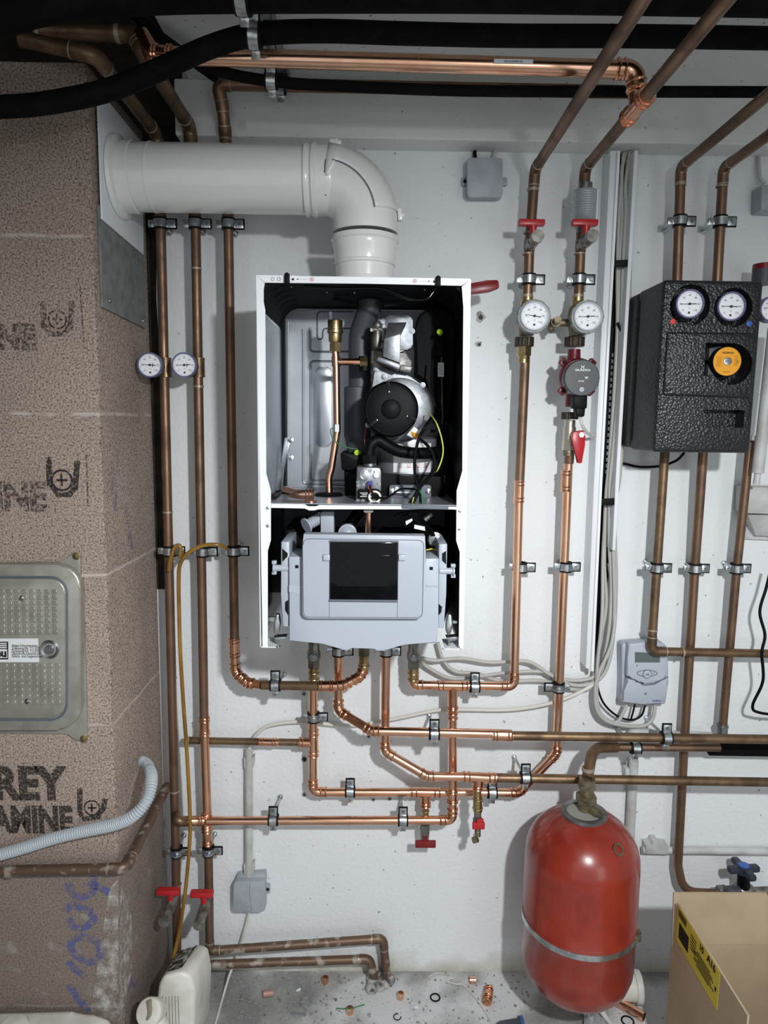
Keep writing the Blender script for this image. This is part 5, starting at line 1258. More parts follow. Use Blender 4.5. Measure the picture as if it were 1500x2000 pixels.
# duct
du = thing('cable_duct', P(1165, 1310, 0), 'white open cable duct running down the wall right of the pump', 'cable duct')
obj('left_rail', MB().slab([(1192, 294), (1211, 294), (1176, 950), (1160, 1310), (1144, 1305), (1160, 950)], .050, .001, .0012), M_plw, du)
obj('rail_edge', MB().slab([(1206, 294), (1212, 294), (1176, 950), (1160, 1312), (1154, 1311), (1171, 950)], .056, .050, .001), M_white, du)
obj('right_rail', MB().slab([(1239, 294), (1247, 294), (1208, 960), (1202, 1075), (1196, 1075), (1202, 950)], .056, .001, .0012), M_plw, du)
obj('back', MB().slab([(1205, 294), (1245, 294), (1206, 960), (1196, 1075), (1162, 1310), (1172, 950)], .004, .001), M_blk, du)
dp = MB()
for y in range(690, 930, 12): dp.slab([(1200-(y-600)*.054, y), (1203-(y-600)*.054, y), (1203-(y+7-600)*.054, y+7), (1200-(y+7-600)*.054, y+7)], .0563, .0561)
obj('rail_print', dp, M_gpd, du)
ties = []
for n_, (x0_, x1_, y) in enumerate(((1200, 1233, 514), (1176, 1207, 980))):
    obj('cable_tie', MB().slab([(x0_-1, y-6), (x1_-6, y-6), (x1_-6, y-9), (x1_, y-9), (x1_, y+7), (x0_-1, y+7)], .055, .050, .001), M_rub, label=['black hook-and-loop strap round the cables, upper one in the duct', 'black hook-and-loop strap round the cables, lower one in the duct'][n_], cat='cable strap', group='cable straps in the duct')
cpaths = [
 [(1222, 298), (1214, 340), (1216, 420), (1210, 514), (1208, 600), (1200, 760), (1190, 900), (1183, 980), (1180, 1100), (1184, 1180), (1172, 1250), (1160, 1320), (1150, 1345), (1110, 1345), (1060, 1330), (980, 1330), (930, 1315), (890, 1312), (866, 1290), (855, 1255)],
 [(1230, 298), (1222, 360), (1222, 420), (1217, 514), (1214, 620), (1206, 780), (1192, 930), (1190, 980), (1190, 1060), (1194, 1150), (1188, 1240), (1170, 1310), (1140, 1328), (1095, 1326), (1060, 1312), (990, 1314), (930, 1322), (880, 1325), (838, 1305), (818, 1288)],
 [(1237, 298), (1232, 380), (1228, 450), (1224, 514), (1221, 640), (1212, 800), (1200, 930), (1196, 980), (1198, 1080), (1200, 1200), (1190, 1290), (1166, 1330), (1120, 1338), (1075, 1318), (1030, 1292), (960, 1294), (900, 1286), (850, 1290), (822, 1285)],
 [(1218, 300), (1210, 400), (1206, 514), (1204, 700), (1186, 950), (1178, 1080), (1176, 1200), (1166, 1310), (1168, 1380), (1185, 1405), (1205, 1410), (1218, 1390), (1224, 1376)],
 [(1241, 300), (1236, 380), (1230, 514), (1226, 700), (1210, 930), (1199, 980), (1201, 1060), (1203, 1150), (1196, 1250), (1168, 1320), (1163, 1370), (1176, 1402), (1210, 1416), (1255, 1418), (1274, 1404), (1280, 1376)],
]
rx = [.0046, .0044, .0046, .0042, .0046]
labs = ['grey cable in the duct curving left to the lower right corner of the boiler', 'grey cable in the duct, middle of three curving left under the boiler', 'grey cable in the duct, topmost of three curving left under the boiler', 'grey cable looping up into the left underside of the solar controller', 'grey cable making the lowest loop up into the right underside of the solar controller']
for i, p in enumerate(cpaths):
    d = lambda k, x, y: .022+.006*(i % 3) if y < 1290 else (.055 if 1095 > x > 1070 and i < 3 else .03+.004*i)
    dd = [(.020+.007*(i % 3)) if y < 1200 else (.026+.005*i) for x, y in p]
    obj('grey_cable', MB().tube(spline([P(x, y, min(q, .044)) for (x, y), q in zip(p, dd)], 7), rx[i], 10), M_cable, label=labs[i], cat='cable', group='grey cables in the duct')
obj('black_cable', MB().tube(spline([P(*q, .03) for q in ((1163, 1310), (1168, 1345), (1180, 1375), (1205, 1398), (1232, 1406), (1252, 1398), (1260, 1378))], 7), .0026, 8).tube(spline([P(*q, .032) for q in ((1232, 1406), (1236, 1392), (1240, 1376))], 5), .0024, 8), M_blk, label='thin black lead looping under the solar controller', cat='cable')
obj('black_cable', MB().tube(spline([P(*q, .03) for q in ((1206, 630), (1214, 650), (1218, 690), (1210, 730))], 7), .003, 8), M_blk, label='short black lead bulging out of the duct beside the black foam box', cat='cable')
obj('black_cable', MB().tube(spline([P(1180, 900, .012), P(1215, 905, .015), P(1250, 912, .02), P(1290, 910, .03), P(1320, 900, .04), P(1336, 885, .06)], 7), .003, 8), M_blk, label='black lead from duct curving up under the black foam box', cat='cable')
# ------------------------------------------------------------------ solar pump station and its risers
S3 = thing('solar_riser', P(1283, 1100, .075), 'brown stained riser above and below the black foam box, elbowing right over the controller', 'pipe')
a = P(1330, 326, .08)
pipe(S3, [V(a.x, -1.2, a.z), a, P(1322, 560, .08)], .0105, M_old, 'solder', .024)
pipe(S3, [P(1300, 860, .075), P(1283, 1110, .072), P(1272, 1272, .072), P(1620, 1279, .068)], .0102, M_oldg, 'solder', .026)
seam(S3, P(1329, 361, .08), UP, .011, .004); seam(S3, P(1274, 1230, .072), UP, .011, .004); seam(S3, P(1333, 1274, .072), RIGHT, .011, .004)
S4 = thing('solar_riser', P(1350, 1100, .075), 'brown riser through the middle of the black foam box, reaching the blue-handled valve', 'pipe')
a = P(1413, 328, .08)
pipe(S4, [V(a.x, -1.2, a.z), a, P(1400, 560, .08)], .0105, M_old, 'solder', .024)
seam(S4, P(1409, 364, .08), UP, .011, .004)
pipe(S4, [P(1375, 860, .07), P(1357, 1110, .045), P(1337, 1440, .042), P(1324, 1690, .045), P(1335, 1742, .055), P(1400, 1745, .06)], .0105, M_old, None, .05)
S5 = thing('solar_riser', P(1430, 1100, .075), 'brown riser at the right edge of the black foam box ending in a grey socket', 'pipe')
pipe(S5, [P(1466, 860, .07), P(1439, 1110, .06), P(1411, 1424, .05)], .0098, M_old, 'solder')
obj('end_socket', MB().cyl(P(1411, 1414, .05), P(1410, 1436, .05), .0125).ring(P(1411, 1418, .05), UP, .0115, .014, .004), M_steel, S5)
for px, py, d, lab in ((1328, 432, .08, 'zinc clamp on the left riser above the black foam box'), (1407, 433, .08, 'zinc clamp on the right riser above the black foam box'),
                       (1283, 1109, .072, 'zinc clamp on the leftmost riser below the black foam box'), (1357, 1110, .045, 'zinc clamp on the middle riser below the black foam box'), (1438, 1110, .06, 'zinc clamp on the rightmost riser below the black foam box')):
    clamp(P(px, py, d), UP, .0104, lab, 'clamps on the solar risers')
so = thing('solar_pump_station', P(1370, 884, .1), 'black foam box with two thermometers and an orange pump disc', 'pump station')
SF = .22
x0, x1 = P(1297, 545, SF).x, P(1497, 548, SF).x-.004; z0, z1 = P(1370, 884, SF).z, P(1400, 547, SF).z
shell = obj('foam_cover', MB().box((x0, -SF, z0), (x1, -.085, z1), .008, 3), M_epp, so)
def cyl_cut(px, py, R, depth): c = P(px, py, SF); return MB().cyl(c+OUT*.02, c-OUT*depth, R, seg=40)
cut(shell, cyl_cut(1348, 596, .0405, .038), cyl_cut(1432, 601, .0385, .038), cyl_cut(1427, 712, .041, .05))
c0, c1 = P(1376, 670, SF), P(1428, 735, SF)
cut(shell, MB().box((c0.x, -SF-.02, c1.z), (c1.x, -SF+.05, c0.z)))
g0, g1 = P(1374, 800, SF), P(1452, 836, SF)
cut(shell, MB().box((g0.x, -SF-.02, g1.z), (g1.x, -SF+.036, g0.z)))
pan0 = [(1300, 641), (1478, 646), (1470, 782), (1286, 777)]
raised = obj('raised_panel', MB().slab([(1304, 648), (1476, 650), (1470, 778), (1296, 772)], SF+.006, SF-.004, .005, 3), M_epp, so)
cut(raised, cyl_cut(1427, 712, .041, .05), MB().box((c0.x, -SF-.03, c1.z), (c1.x, -SF+.05, c0.z)))
obj('back_cover', MB().box((x0-.002, -.092, z0+.004), (x1, -.004, z1-.002), .010, 3), M_epp, so)
obj('shell_joint', MB().box((x0-.0025, -.093, z0+.02), (x0, -.090, z1-.02)), M_rub, so)
for (px, py, n_) in ((1346, 594, 182), (1427, 599, 179)):
    T = thing('dial_thermometer', P(px, py, SF-.03), ['white dial thermometer on the left of the black foam box', 'white dial thermometer on the right of the black foam box'][px > 1400], 'thermometer', 'thermometers in the black foam box')
    gc = P(px, py, SF-.002)
    dial(T, gc, OUT+RIGHT*(-gc.x*.05), UP, .0285, M_bezp, 'plain', n_)
    obj('stem', MB().cyl(gc-OUT*.0215, gc-OUT*.06, .010), M_rub, T)
for (px, py, m, l) in ((1314, 628, M_inkr, 'flow'), (1463, 632, M_blue, 'return')):
    obj('colour_dot', MB().lathe([(.0055, -.002), (.0055, .001), (.003, .0016)], P(px, py, SF), OUT, 18), m, so, label=('red marker dot' if l == 'flow' else 'blue marker dot'))
oc = P(1420, 706, SF-.006)
pm = thing('solar_pump', oc-OUT*-.03, 'orange faced pump head with a steel centre screw in the black foam box', 'pump')
OFF[pm] = pm.location.copy()
obj('pump_body', MB().cyl(oc-OUT*.001, oc-OUT*.045, .0305, seg=36), M_blk, pm)
fc = obj('face_plate', MB().disc(oc+OUT*.0008, OUT, .0285, 40), M_orng, pm)
obj('terminal_box', MB().slab([(1386, 679), (1412, 676), (1412, 732), (1382, 734)], SF-.022, SF-.05, .003), M_dgr, pm)
t = MB(); q = oc+OUT*.0012
t.text('VIESSMANN', q+UP*.017, RIGHT, UP, .0052, bold=.0001, sx=.9)
for i in range(6):
    t.obox(q+V(-.017, 0, .008-i*.0034), RIGHT, OUT, UP, (.0055, .0001, .0003)); t.obox(q+V(.018, 0, .0095-i*.0034), RIGHT, OUT, UP, (.0045-.0015*(i % 2), .0001, .0003))
t.text('CE', q+V(.0215, 0, -.001), RIGHT, UP, .005); t.obox(q-UP*.021, RIGHT, OUT, UP, (.007, .0001, .0004))
obj('face_print', t, M_ink, fc)
sv = obj('centre_screw', MB().lathe([(.0085, 0), (.008, .003), (.006, .0035)], oc+OUT*.001, OUT, 22), M_zinc, pm)
obj('screw_slot', MB().obox(oc+OUT*.0046, RIGHT, OUT, UP, (.0065, .0003, .0009)), M_gpd, sv)
# controller
co = thing('solar_controller', P(1259, 1378, .02), 'light grey wall controller with small display and round OK key', 'controller')
CDp = .055
obj('base', MB().slab([(1214, 1262), (1218, 1257), (1290, 1252), (1304, 1265), (1306, 1330), (1300, 1376), (1252, 1378), (1213, 1373), (1215, 1330)], .036, .002, .004), M_gpl, co)
cov = obj('upper_cover', MB().slab([(1228, 1258), (1262, 1254), (1298, 1257), (1305, 1270), (1306, 1320), (1292, 1327), (1278, 1335), (1258, 1337), (1242, 1326), (1224, 1322), (1226, 1285)], CDp, .030, .004, 3), M_gpl, co)
obj('lower_cover', MB().slab([(1225, 1325), (1241, 1329), (1256, 1339), (1278, 1338), (1292, 1330), (1305, 1324), (1302, 1350), (1296, 1374), (1256, 1377), (1214, 1372), (1222, 1350)], CDp-.001, .030, .004, 3), M_gpl, co)
obj('cover_seam', MB().tube([P(x, y, CDp+.0002) for x, y in ((1224, 1323.5), (1241, 1327.5), (1257, 1338), (1278, 1336.5), (1292, 1328.5), (1305, 1322))], .0013, 6), M_gpd, co)
obj('display', MB().slab([(1240, 1273.5), (1289, 1276), (1289, 1294), (1240, 1294)], CDp+.0004, CDp-.004), M_lcd, co)
obj('cover_screw', MB().cyl(P(1261, 1355, CDp), P(1261, 1355, CDp+.0006), .003), M_gpd, co)
obj('sensor_hole', MB().cyl(P(1244, 1300, CDp), P(1244, 1300, CDp+.0006), .002), M_gpd, co)
el = MB(); ec = P(1264, 1315, CDp+.0004)
pts = [ec+V(cos(a)*.024, 0, sin(a)*.0078) for a in [2*pi*k/40 for k in range(41)]]
el.tube(pts, .0009, 6); el.ring(ec-UP*.002, OUT, .0098, .0112, .0008, 28)
obj('key_outline', el, M_gpd, co)
kp = obj('key_pad', MB().prism([ec+V(cos(a)*.0225, 0, sin(a)*.0068) for a in [2*pi*k/32 for k in range(32)]], V(0, .001, 0)), M_gpl, co)
kb = obj('ok_key', MB().lathe([(.0094, 0), (.0094, .0016), (.008, .0022)], ec-UP*.002, OUT, 28), M_gpl, co)
obj('key_print', MB().text('OK', ec-UP*.002+OUT*.0026, RIGHT, UP, .0062, bold=.0001).text('-', ec-RIGHT*.016+OUT*.0006, RIGHT, UP, .009).text('+', ec+RIGHT*.016+OUT*.0006, RIGHT, UP, .009), M_ink, co)
obj('maker_print', MB().text('VIESSMANN', P(1283, 1369, CDp+.0002), RIGHT, UP, .0042, bold=.0001), M_inkb, co)

# right edge
T = thing('safety_valve_cap', P(1488, 546, .08), 'dark cylinder with a red ring behind the top right of the black foam box', 'valve')
c = P(1492, 535, .09)
obj('body', MB().cyl(c-UP*.022, c+UP*.008, .0235, seg=28), M_dgr, T); obj('red_ring', MB().cyl(c+UP*.008, c+UP*.020, .0240, .0235, 28), M_reddk, T)
T = thing('dial_thermometer', P(1505, 603, SF), 'white gauge cut off by the right frame edge beside the black foam box', 'thermometer')
dial(T, P(1507, 604, .20), OUT, UP, .0262, M_bezp, 'plain', 170)
obj('stem', MB().cyl(P(1507, 604, .178), V(P(1507, 604, .178).x, -.002, P(1507, 604, .178).z), .009), M_brassd, T)
T = thing('vertical_duct', P(1475, 925, .05), 'light grey round duct standing at the right edge beside the black foam box', 'duct')
obj('tube', MB().cyl(P(1512, 640, .11), P(1480, 924, .11), .0125, seg=24), M_conduit, T)
obj('inner_pipe', MB().cyl(P(1480, 924, .11), P(1477, 946, .11), .007), M_conduit, T)
obj('clip', MB().slab([(1470, 850), (1486, 853), (1486, 862), (1469, 860)], .1, .002, .001), M_conduit, T)
T = thing('wall_trunking', P(1478, 1055, .02), 'light grey stepped electrical housing at right edge below the round duct', 'housing')
obj('upper_box', MB().slab([(1462, 951), (1530, 953), (1530, 1005), (1460, 1003)], .06, .001, .002), M_conduit, T)
obj('lower_wedge', MB().prism([P(1461, 1006, .06), P(1476, 1046, .03), P(1530, 1048, .03), P(1530, 1006, .06)], V(0, .024, 0), .001), M_conduit, T)
obj('back_plate', MB().slab([(1452, 1004), (1530, 1006), (1530, 1056), (1452, 1053)], .012, .001, .001), M_conduit, T)
T = thing('junction_box', P(1495, 412, 0), 'grey box with a short cable at the upper right frame edge', 'junction box')
obj('box', MB().slab([(1488, 360), (1540, 362), (1540, 412), (1487, 410)], .045, .001, .003), M_jbox, T)
obj('cable_tail', MB().tube(spline([P(1482, 297, .004), P(1482, 325, .012), P(1484, 345, .016), P(1493, 358, .02)], 6), .0042, 10), M_conduit, T)
obj('black_cable', MB().tube(spline([P(1506, 1110, .08), P(1496, 1150, .08), P(1484, 1195, .085), P(1494, 1240, .095), P(1488, 1275, .10), P(1490, 1330, .095), P(1470, 1378, .085), P(1484, 1392, .08), P(1540, 1398, .07)], 8), .0034, 10), M_blk, label='black cable wriggling down at the right frame edge over the brown pipe', cat='cable')
# pipe to the expansion vessel
T = thing('vessel_pipe', P(1160, 1475, .13), 'brown pipe turning down into the red expansion tank', 'pipe')
pv = [P(1412, 1461, .10), P(1165, 1458, .10), P(1150, 1520, .14)]
ve = P(1145, 1520, .175)
obj('tube', MB().cyl(P(1405, 1460, .095), P(1190, 1459, .10), .0095), M_old, T)
obj('elbow', MB().tube(fillet([P(1204, 1459, .10), P(1158, 1460, .12), P(1147, 1520, .175)], .045, 10), .0125, 18), M_oldg, T)
seam(T, P(1201, 1459, .10), RIGHT, .0115, .004); seam(T, P(1148, 1502, .165), UP, .0128, .008)
hclamp(1241, 1461, .10, .0098, 'zinc clamp holding the brown tank pipe above the grey wall conduit', 1, grp='clamps on the tank pipe', to=P(1203, 1420, 0))
TAX = P(1140, 1600, .19); tx, ty = TAX.x, TAX.y
n = MB(); c = P(1147, 1520, .178)
st = V(c.x, c.y, c.z)
n.cyl(st, st-UP*.014, .0175); hexnut(n, st-UP*.014, st-UP*.024, .0195); n.cyl(st-UP*.024, st-UP*.040, .0165, .014); hexnut(n, st-UP*.040, st-UP*.056, .0235); n.cyl(st-UP*.056, V(st.x, st.y, ztop-.001) if False else st-UP*.085, .0175)
obj('screw_union', n, M_brassd, T)
kk = st-UP*.066
obj('cap_valve', MB().cyl(kk, kk+V(.020, -.030, -.004), .010).cyl(kk+V(.020, -.030, -.004), kk+V(.024, -.036, -.005), .006), M_brassd, T)
T = thing('black_sleeve_pipe', P(1450, 1465, .05), 'black insulated pipe end at right behind the brown horizontal pipe', 'pipe')
obj('sleeve', MB().cyl(P(1385, 1462, .045), P(1620, 1466, .045), .0165), M_ins, T)
obj('grey_elbow', MB().tube(fillet([P(1228, 1452, .035), P(1236, 1430, .035), P(1300, 1437, .035), P(1390, 1440, .04)], .012, 6), .0125, 16), M_conduit, T)
T = thing('wall_conduit', P(1233, 1600, .02), 'light grey rigid conduit on the wall behind and above the red tank', 'conduit')
obj('tube', MB().cyl(P(1238, 1484, .018), P(1230, 1640, .018), .0115), M_conduit, T)
obj('conduit_clip', MB().slab([(1222, 1502), (1230, 1502), (1230, 1518), (1222, 1518)], .03, .001, .001), M_conduit, T)
T = thing('wall_conduit', P(1370, 1662, .02), 'horizontal light grey conduit on the wall right of the red tank', 'conduit')
obj('tube', MB().cyl(P(1254, 1660, .018), P(1640, 1664, .018), .0092), M_conduit, T)
obj('conduit_clip', MB().slab([(1262, 1651), (1274, 1651), (1276, 1643), (1286, 1643), (1288, 1651), (1306, 1652), (1306, 1669), (1262, 1668)], .030, .001, .0008), M_conduit, T)
# red expansion vessel
tank = thing('expansion_vessel', V(tx, ty, .02), 'red steel expansion tank strapped to the wall at lower right', 'expansion tank')
RTK = .1265
ztop = .560
zb = .118
prof = [(.001, 0), (.040, .004), (.075, .016), (.100, .034), (.117, .058), (.1255, .088), (.1265, .12), (.1265, .205), (.1278, .207), (.1278, .212), (.1265, .214), (.1265, .360), (.1250, .384), (.1200, .406), (.1110, .426), (.0960, .446), (.0780, .462), (.058, .474), (.045, .479), (.04, .482)]
sc_ = (ztop-zb)/.482
obj('tank_shell', MB().lathe([(r_, z_*sc_) for r_, z_ in prof], V(tx, ty, zb), UP, 64), M_tank, tank, ang=60)
obj('neck_ring', MB().ring(V(tx, ty, ztop+.0005), UP, .038, .050, .008, 40), M_steel, tank)
obj('neck_plate', MB().lathe([(.001, -.002), (.039, -.002), (.039, .0015), (.001, .0015)], V(tx, ty, ztop), UP, 32), mat('dusty_plate', C(150, 148, 142), .7), tank)
zs = zb+.205*sc_
obj('strap', MB().ring(V(tx, ty, zs), UP, RTK, RTK+.0022, .014, 64), M_zinc, tank)
obj('strap_buckle', MB().obox(V(tx+RTK*.86, ty-RTK*.56, zs+.003), RIGHT, OUT, UP, (.008, .005, .007), .002).obox(V(tx+RTK*.92, ty-RTK*.46, zs+.008), RIGHT, OUT, UP, (.005, .006, .003), .001), M_brassd, tank)
obj('strap_end', MB().lathe([(RTK+.0024, -.006), (RTK+.0034, -.006), (RTK+.0034, .006), (RTK+.0024, .006)], V(tx, ty, zs), UP, 64, closed=True), M_zinc, tank) if False else None
obj('weld_seam', MB().torus(V(tx, ty, zs+.014), UP, RTK, .0012, 64, 6), M_tank, tank)
obj('wall_bracket', MB().box((tx-.03, ty+RTK-.003, zs-.01), (tx+.03, -.001, zs+.01), .001), M_zinc, tank)
# washer resting on the shoulder of the tank
wc = V(tx+.050, ty-.083, 0); rad_ = sqrt(.050**2+.083**2)
def zprof(rq):
    for (r0, q0), (r1, q1) in zip(prof[11:], prof[12:]):
        if r1 <= rq <= r0: t = (r0-rq)/(r0-r1); return q0+(q1-q0)*t, V(q1-q0, r0-r1, 0)
zz, sl_ = zprof(rad_); nn = V(.050/rad_*sl_.x, -.083/rad_*sl_.x, sl_.y).normalized()
obj('brass_washer', MB().ring(V(wc.x, wc.y, zb+zz*sc_)+nn*.0012, nn, .0095, .0135, .002, 28), M_brassd, label='flat brass ring lying on the shoulder of the red tank', cat='washer')
# stop valve with blue cap
T = thing('stop_valve', P(1440, 1745, .06), 'stop valve with black cross handle and blue cap behind the cardboard box', 'valve')
c = P(1452, 1738, .065)
n = MB(); hexnut(n, P(1402, 1743, .06), P(1418, 1742, .06), .0165); n.cyl(P(1398, 1745, .06), P(1520, 1740, .06), .0115)
obj('body', n.sphere(c, .020, (1.5, 1, .9)), M_nickel, T)
obj('grip_cover', MB().obox(P(1432, 1740, .085), RIGHT, OUT, UP, (.018, .010, .010), .005), M_dgr, T)
obj('bonnet', MB().cyl(c, P(1452, 1702, .075), .0155, .014, 20), M_blk, T)
hc2 = P(1452, 1697, .078)
hm = MB()
for k in range(4):
    a = radians(6+90*k); d = V(cos(a), sin(a), 0); hm.obox(hc2+d*.020, d, d.cross(UP), UP, (.020, .0095, .008), .005)
hm.cyl(hc2-UP*.010, hc2+UP*.009, .017)
hn = obj('handle', hm, mat('blue_black_plastic', C(38, 46, 58), .45), T)
obj('handle_cap', MB().lathe([(.0125, .008), (.0125, .0105), (.009, .0115)], hc2, UP, 24), M_blue, hn)

# ------------------------------------------------------------------ cardboard box
bx = thing('cardboard_box', V(.80, -.45, 0), 'open cardboard box with a yellow delivery label at bottom right', 'box')
BX0 = P(1318, 1752, .30).x; BZ = P(1318, 1750, .30).z; BZF = P(1400, 1843, .30).z; BY1 = -.592; BX1 = BX0+.27
tk = .004
obj('wall', MB().box((BX0, BY1, .001), (BX0+tk, -.30, BZF)), M_card, bx); obj('wall', MB().box((BX1-tk, BY1, .001), (BX1, -.30, BZF)), M_card, bx)
obj('wall', MB().box((BX0+tk, -.30-tk, .001), (BX1-tk, -.30, BZF)), M_card, bx); obj('wall', MB().box((BX0+tk, BY1, .001), (BX1-tk, BY1+tk, BZF)), M_card, bx)
obj('bottom', MB().box((BX0+tk, BY1+tk, .001), (BX1-tk, -.30-tk, .005)), M_card, bx)
lfz = BZ-.006
obj('flap', MB().box((BX0, BY1, BZF+.0006), (BX0+tk, -.312, lfz)), M_card, bx)
obj('flap', MB().prism([V(BX0+.001, -.302, BZF+.0006), V(BX1, -.302, BZF+.0006), V(P(1496, 1747, .29).x, -.292, BZ+.001), V(BX0+.001, -.292, BZ+.001)], V(0, .004, 0)), M_card, bx)
obj('flap', MB().box((BX1-tk, BY1, BZF+.0006), (BX1, -.31, BZF+.03)), M_card, bx)
obj('flap', MB().prism([V(BX0+.004, BY1-.001, BZF), V(BX1-.004, BY1-.001, BZF), V(BX1-.004, BY1-.03, BZF-.10), V(BX0+.004, BY1-.03, BZF-.10)], V(0, -.004, 0)), M_card, bx)
ly = lambda py_, px_: PX(px_, py_, BX0-.0006)
q = [PX(*p, BX0-.0007) for p in ((1324, 1772), (1406, 1900), (1406, 1983), (1325, 1846))]
ylo, yhi = q[0].y, q[1].y; ztp, zbt_ = lfz-.002, q[3].z
lab = obj('delivery_label', MB().prism([V(BX0-.0004, ylo, ztp), V(BX0-.0004, yhi, ztp), V(BX0-.0004, yhi, (q[2].z+q[3].z)/2), V(BX0-.0004, ylo, (q[2].z+q[3].z)/2)], V(.0004, 0, 0)), M_yel, bx, label='yellow printed delivery label')
zl0 = (q[2].z+q[3].z)/2; LH = ztp-zl0; LW = ylo-yhi
def LP(s, t): return V(BX0-.0007, ylo-LW*s, zl0+LH*t)       # s along the box side towards the viewer, t up
lt = MB(); TR, TU = V(0, -1, 0), V(0, 0, 1)
lt.text('10', LP(.60, .86), TR, TU, .018, bold=.0008); lt.text('A16', LP(.82, .88), TR, TU, .020, bold=.001)
for i in range(4): lt.obox(LP(.13, .93-i*.05), TR, V(1, 0, 0), TU, (.018, .0001, .0012))
for i in range(7): lt.obox(LP(.66+.02*(i % 2), .62-i*.06), TR, V(1, 0, 0), TU, (.026+.008*(i % 3), .0001, .0010))
for i in range(5): lt.obox(LP(.42, .80-i*.09), TR, V(1, 0, 0), TU, (.012, .0001, .0012))
lt.obox(LP(.94, .45), TR, V(1, 0, 0), TU, (.003, .0001, .004))
obj('label_print', lt, M_ink, lab)
bcm = MB()
for i in range(18): bcm.obox(LP(.07+i*.0135, .40), TR, V(1, 0, 0), TU, (.0007+.0006*(i*7 % 3), .0001, LH*.22))
obj('barcode', bcm, M_ink, lab)

# ------------------------------------------------------------------ floor clutter
def fp(px, py, z=0): return PZ(px, py, z)
def tubepc(a, b, R, r0, m, name, label, cat, grp=None):
    ax = (b-a); mb = MB().lathe([(r0, 0), (R, 0), (R, ax.length), (r0, ax.length)], a, ax, 24, closed=True)
    return obj(name, mb, m, label=label, cat=cat, group=grp)
for px, py, lab, an in ((635, 1914, 'copper pipe ring on the floor below the low brown pipes, leftmost', 80), (782, 1945, 'copper pipe ring on the floor right of the plastered pipe hole', 85), (683, 1974, 'copper pipe ring on the floor lying across a green wire', 70), (923, 1914, 'copper pipe ring on the floor nearest the red tank', 10)):
    c = fp(px, py, .0085 if an < 30 else .006); 
    if an < 30: tubepc(c-RIGHT*.008, c+RIGHT*.008, .0085, .0075, M_cu, 'copper_ring', lab, 'pipe ring', 'copper pipe rings on the floor')
    else: tubepc(c-UP*.0055, c+V(.001, -.001, .0075), .0090, .0078, M_cu, 'copper_ring', lab, 'pipe ring', 'copper pipe rings on the floor')
c = fp(953, 1944, .0108); d = V(.25, .9, 0).normalized()
mb = MB().cyl(c-d*.022, c+d*.022, .0100, seg=20)
for t in (-.020, -.012, .012, .020): mb.torus(c+d*t, d, .0104, .0016, 20, 6)
hexnut(mb, c-d*.006, c+d*.006, .0125)
obj('copper_fitting', mb, M_cuf, label='stubby ribbed copper fitting on the floor left of the red tank', cat='pipe fitting')
c = fp(524, 1940, .008); tubepc(c-V(.012, .002, 0), c+V(.012, .002, 0), .0085, .0065, mat('dusty_copper', C(176, 140, 124), .6, .4), 'pipe_offcut', 'dusty pinkish pipe offcut on the floor near the low junction box', 'pipe offcut')
c0, c1 = fp(1196, 1950, .0125), fp(1258, 1986, .0125)
tubepc(c0, c1, .0118, .0102, M_cu, 'copper_tube', 'copper tube offcut on the floor under the right side of the red tank', 'pipe offcut')
c0, c1 = fp(1195, 1925, .038), fp(1250, 1928, .038)
wp = MB().lathe([(.030, 0), (.0335, .0), (.0335, (c1-c0).length-.016), (.038, (c1-c0).length-.014), (.038, (c1-c0).length), (.033, (c1-c0).length), (.030, (c1-c0).length-.02)], c0, c1-c0, 32, closed=True)
obj('white_pipe_socket', wp, M_canw, label='white plastic drain pipe socket lying behind the red tank', cat='drain pipe')
def fring(px, py, R, rr_, m, label, name='rubber_ring', cat='ring', gap=0):
    c = fp(px, py, rr_+.0005)
    pts = [c+V(cos(a)*R, sin(a)*R, 0) for a in [radians(gap/2+(360-gap)*k/28+40) for k in range(29)]]
    obj(name, MB().tube(pts, rr_, 8, caps=gap > 0), m, label=label, cat=cat)
fring(850, 1948, .0115, .0018, M_rub, 'black rubber ring on the floor right of the plastered pipe hole')
fring(776, 1986, .0088, .0011, M_rub, 'small black open C-clip near the bottom edge of the floor', 'retaining_clip', 'clip', 70)
fring(598, 1957, .0130, .0030, M_clear, 'clear plastic ring on the floor among the scraps')
obj('clear_strip', MB().obox(fp(584, 1980, .002), V(1, -.1, 0).normalized(), V(.1, 1, 0).normalized(), UP, (.016, .006, .0015), .001), M_clear, label='flat clear plastic strip on the floor below the clear ring', cat='plastic scrap')
obj('green_wire', MB().tube([fp(656, 1970, .002), fp(684, 1970, .010), fp(712, 1962, .002)], .0012, 6), M_grn, label='short green wire on the floor under a copper ring', cat='wire')
obj('cable_tie', MB().tube(spline([fp(885, 1910, .003), fp(872, 1915, .003), fp(890, 1922, .003), fp(905, 1924, .003), fp(930, 1950, .003), fp(960, 1995, .003)], 6), .0016, 6), M_cablew, label='pale cable tie lying on the floor left of the red tank', cat='cable tie')
obj('plastic_loop', MB().tube(spline([fp(832, 1925, .003), fp(838, 1908, .003), fp(856, 1900, .003), fp(874, 1904, .003)], 5), .0009, 6), M_cablew, label='thin pale loop of plastic string on the floor', cat='string')
mb = MB()
c = fp(742, 1925, 0)
for i in range(22):
    a = random.uniform(0, 6.28); q = random.uniform(.2, 1)*.040; rr_ = random.uniform(.008, .017); mb.sphere(c+V(cos(a)*q*.9, sin(a)*q*.7+.004, rr_*.4+.006*random.random()), rr_, (1, 1, .8), 8)
obj('plaster_lump', mb, M_plaster, label='lumpy broken plaster around the low pipes where they enter the floor', cat='plaster', ang=60)
mb = MB()
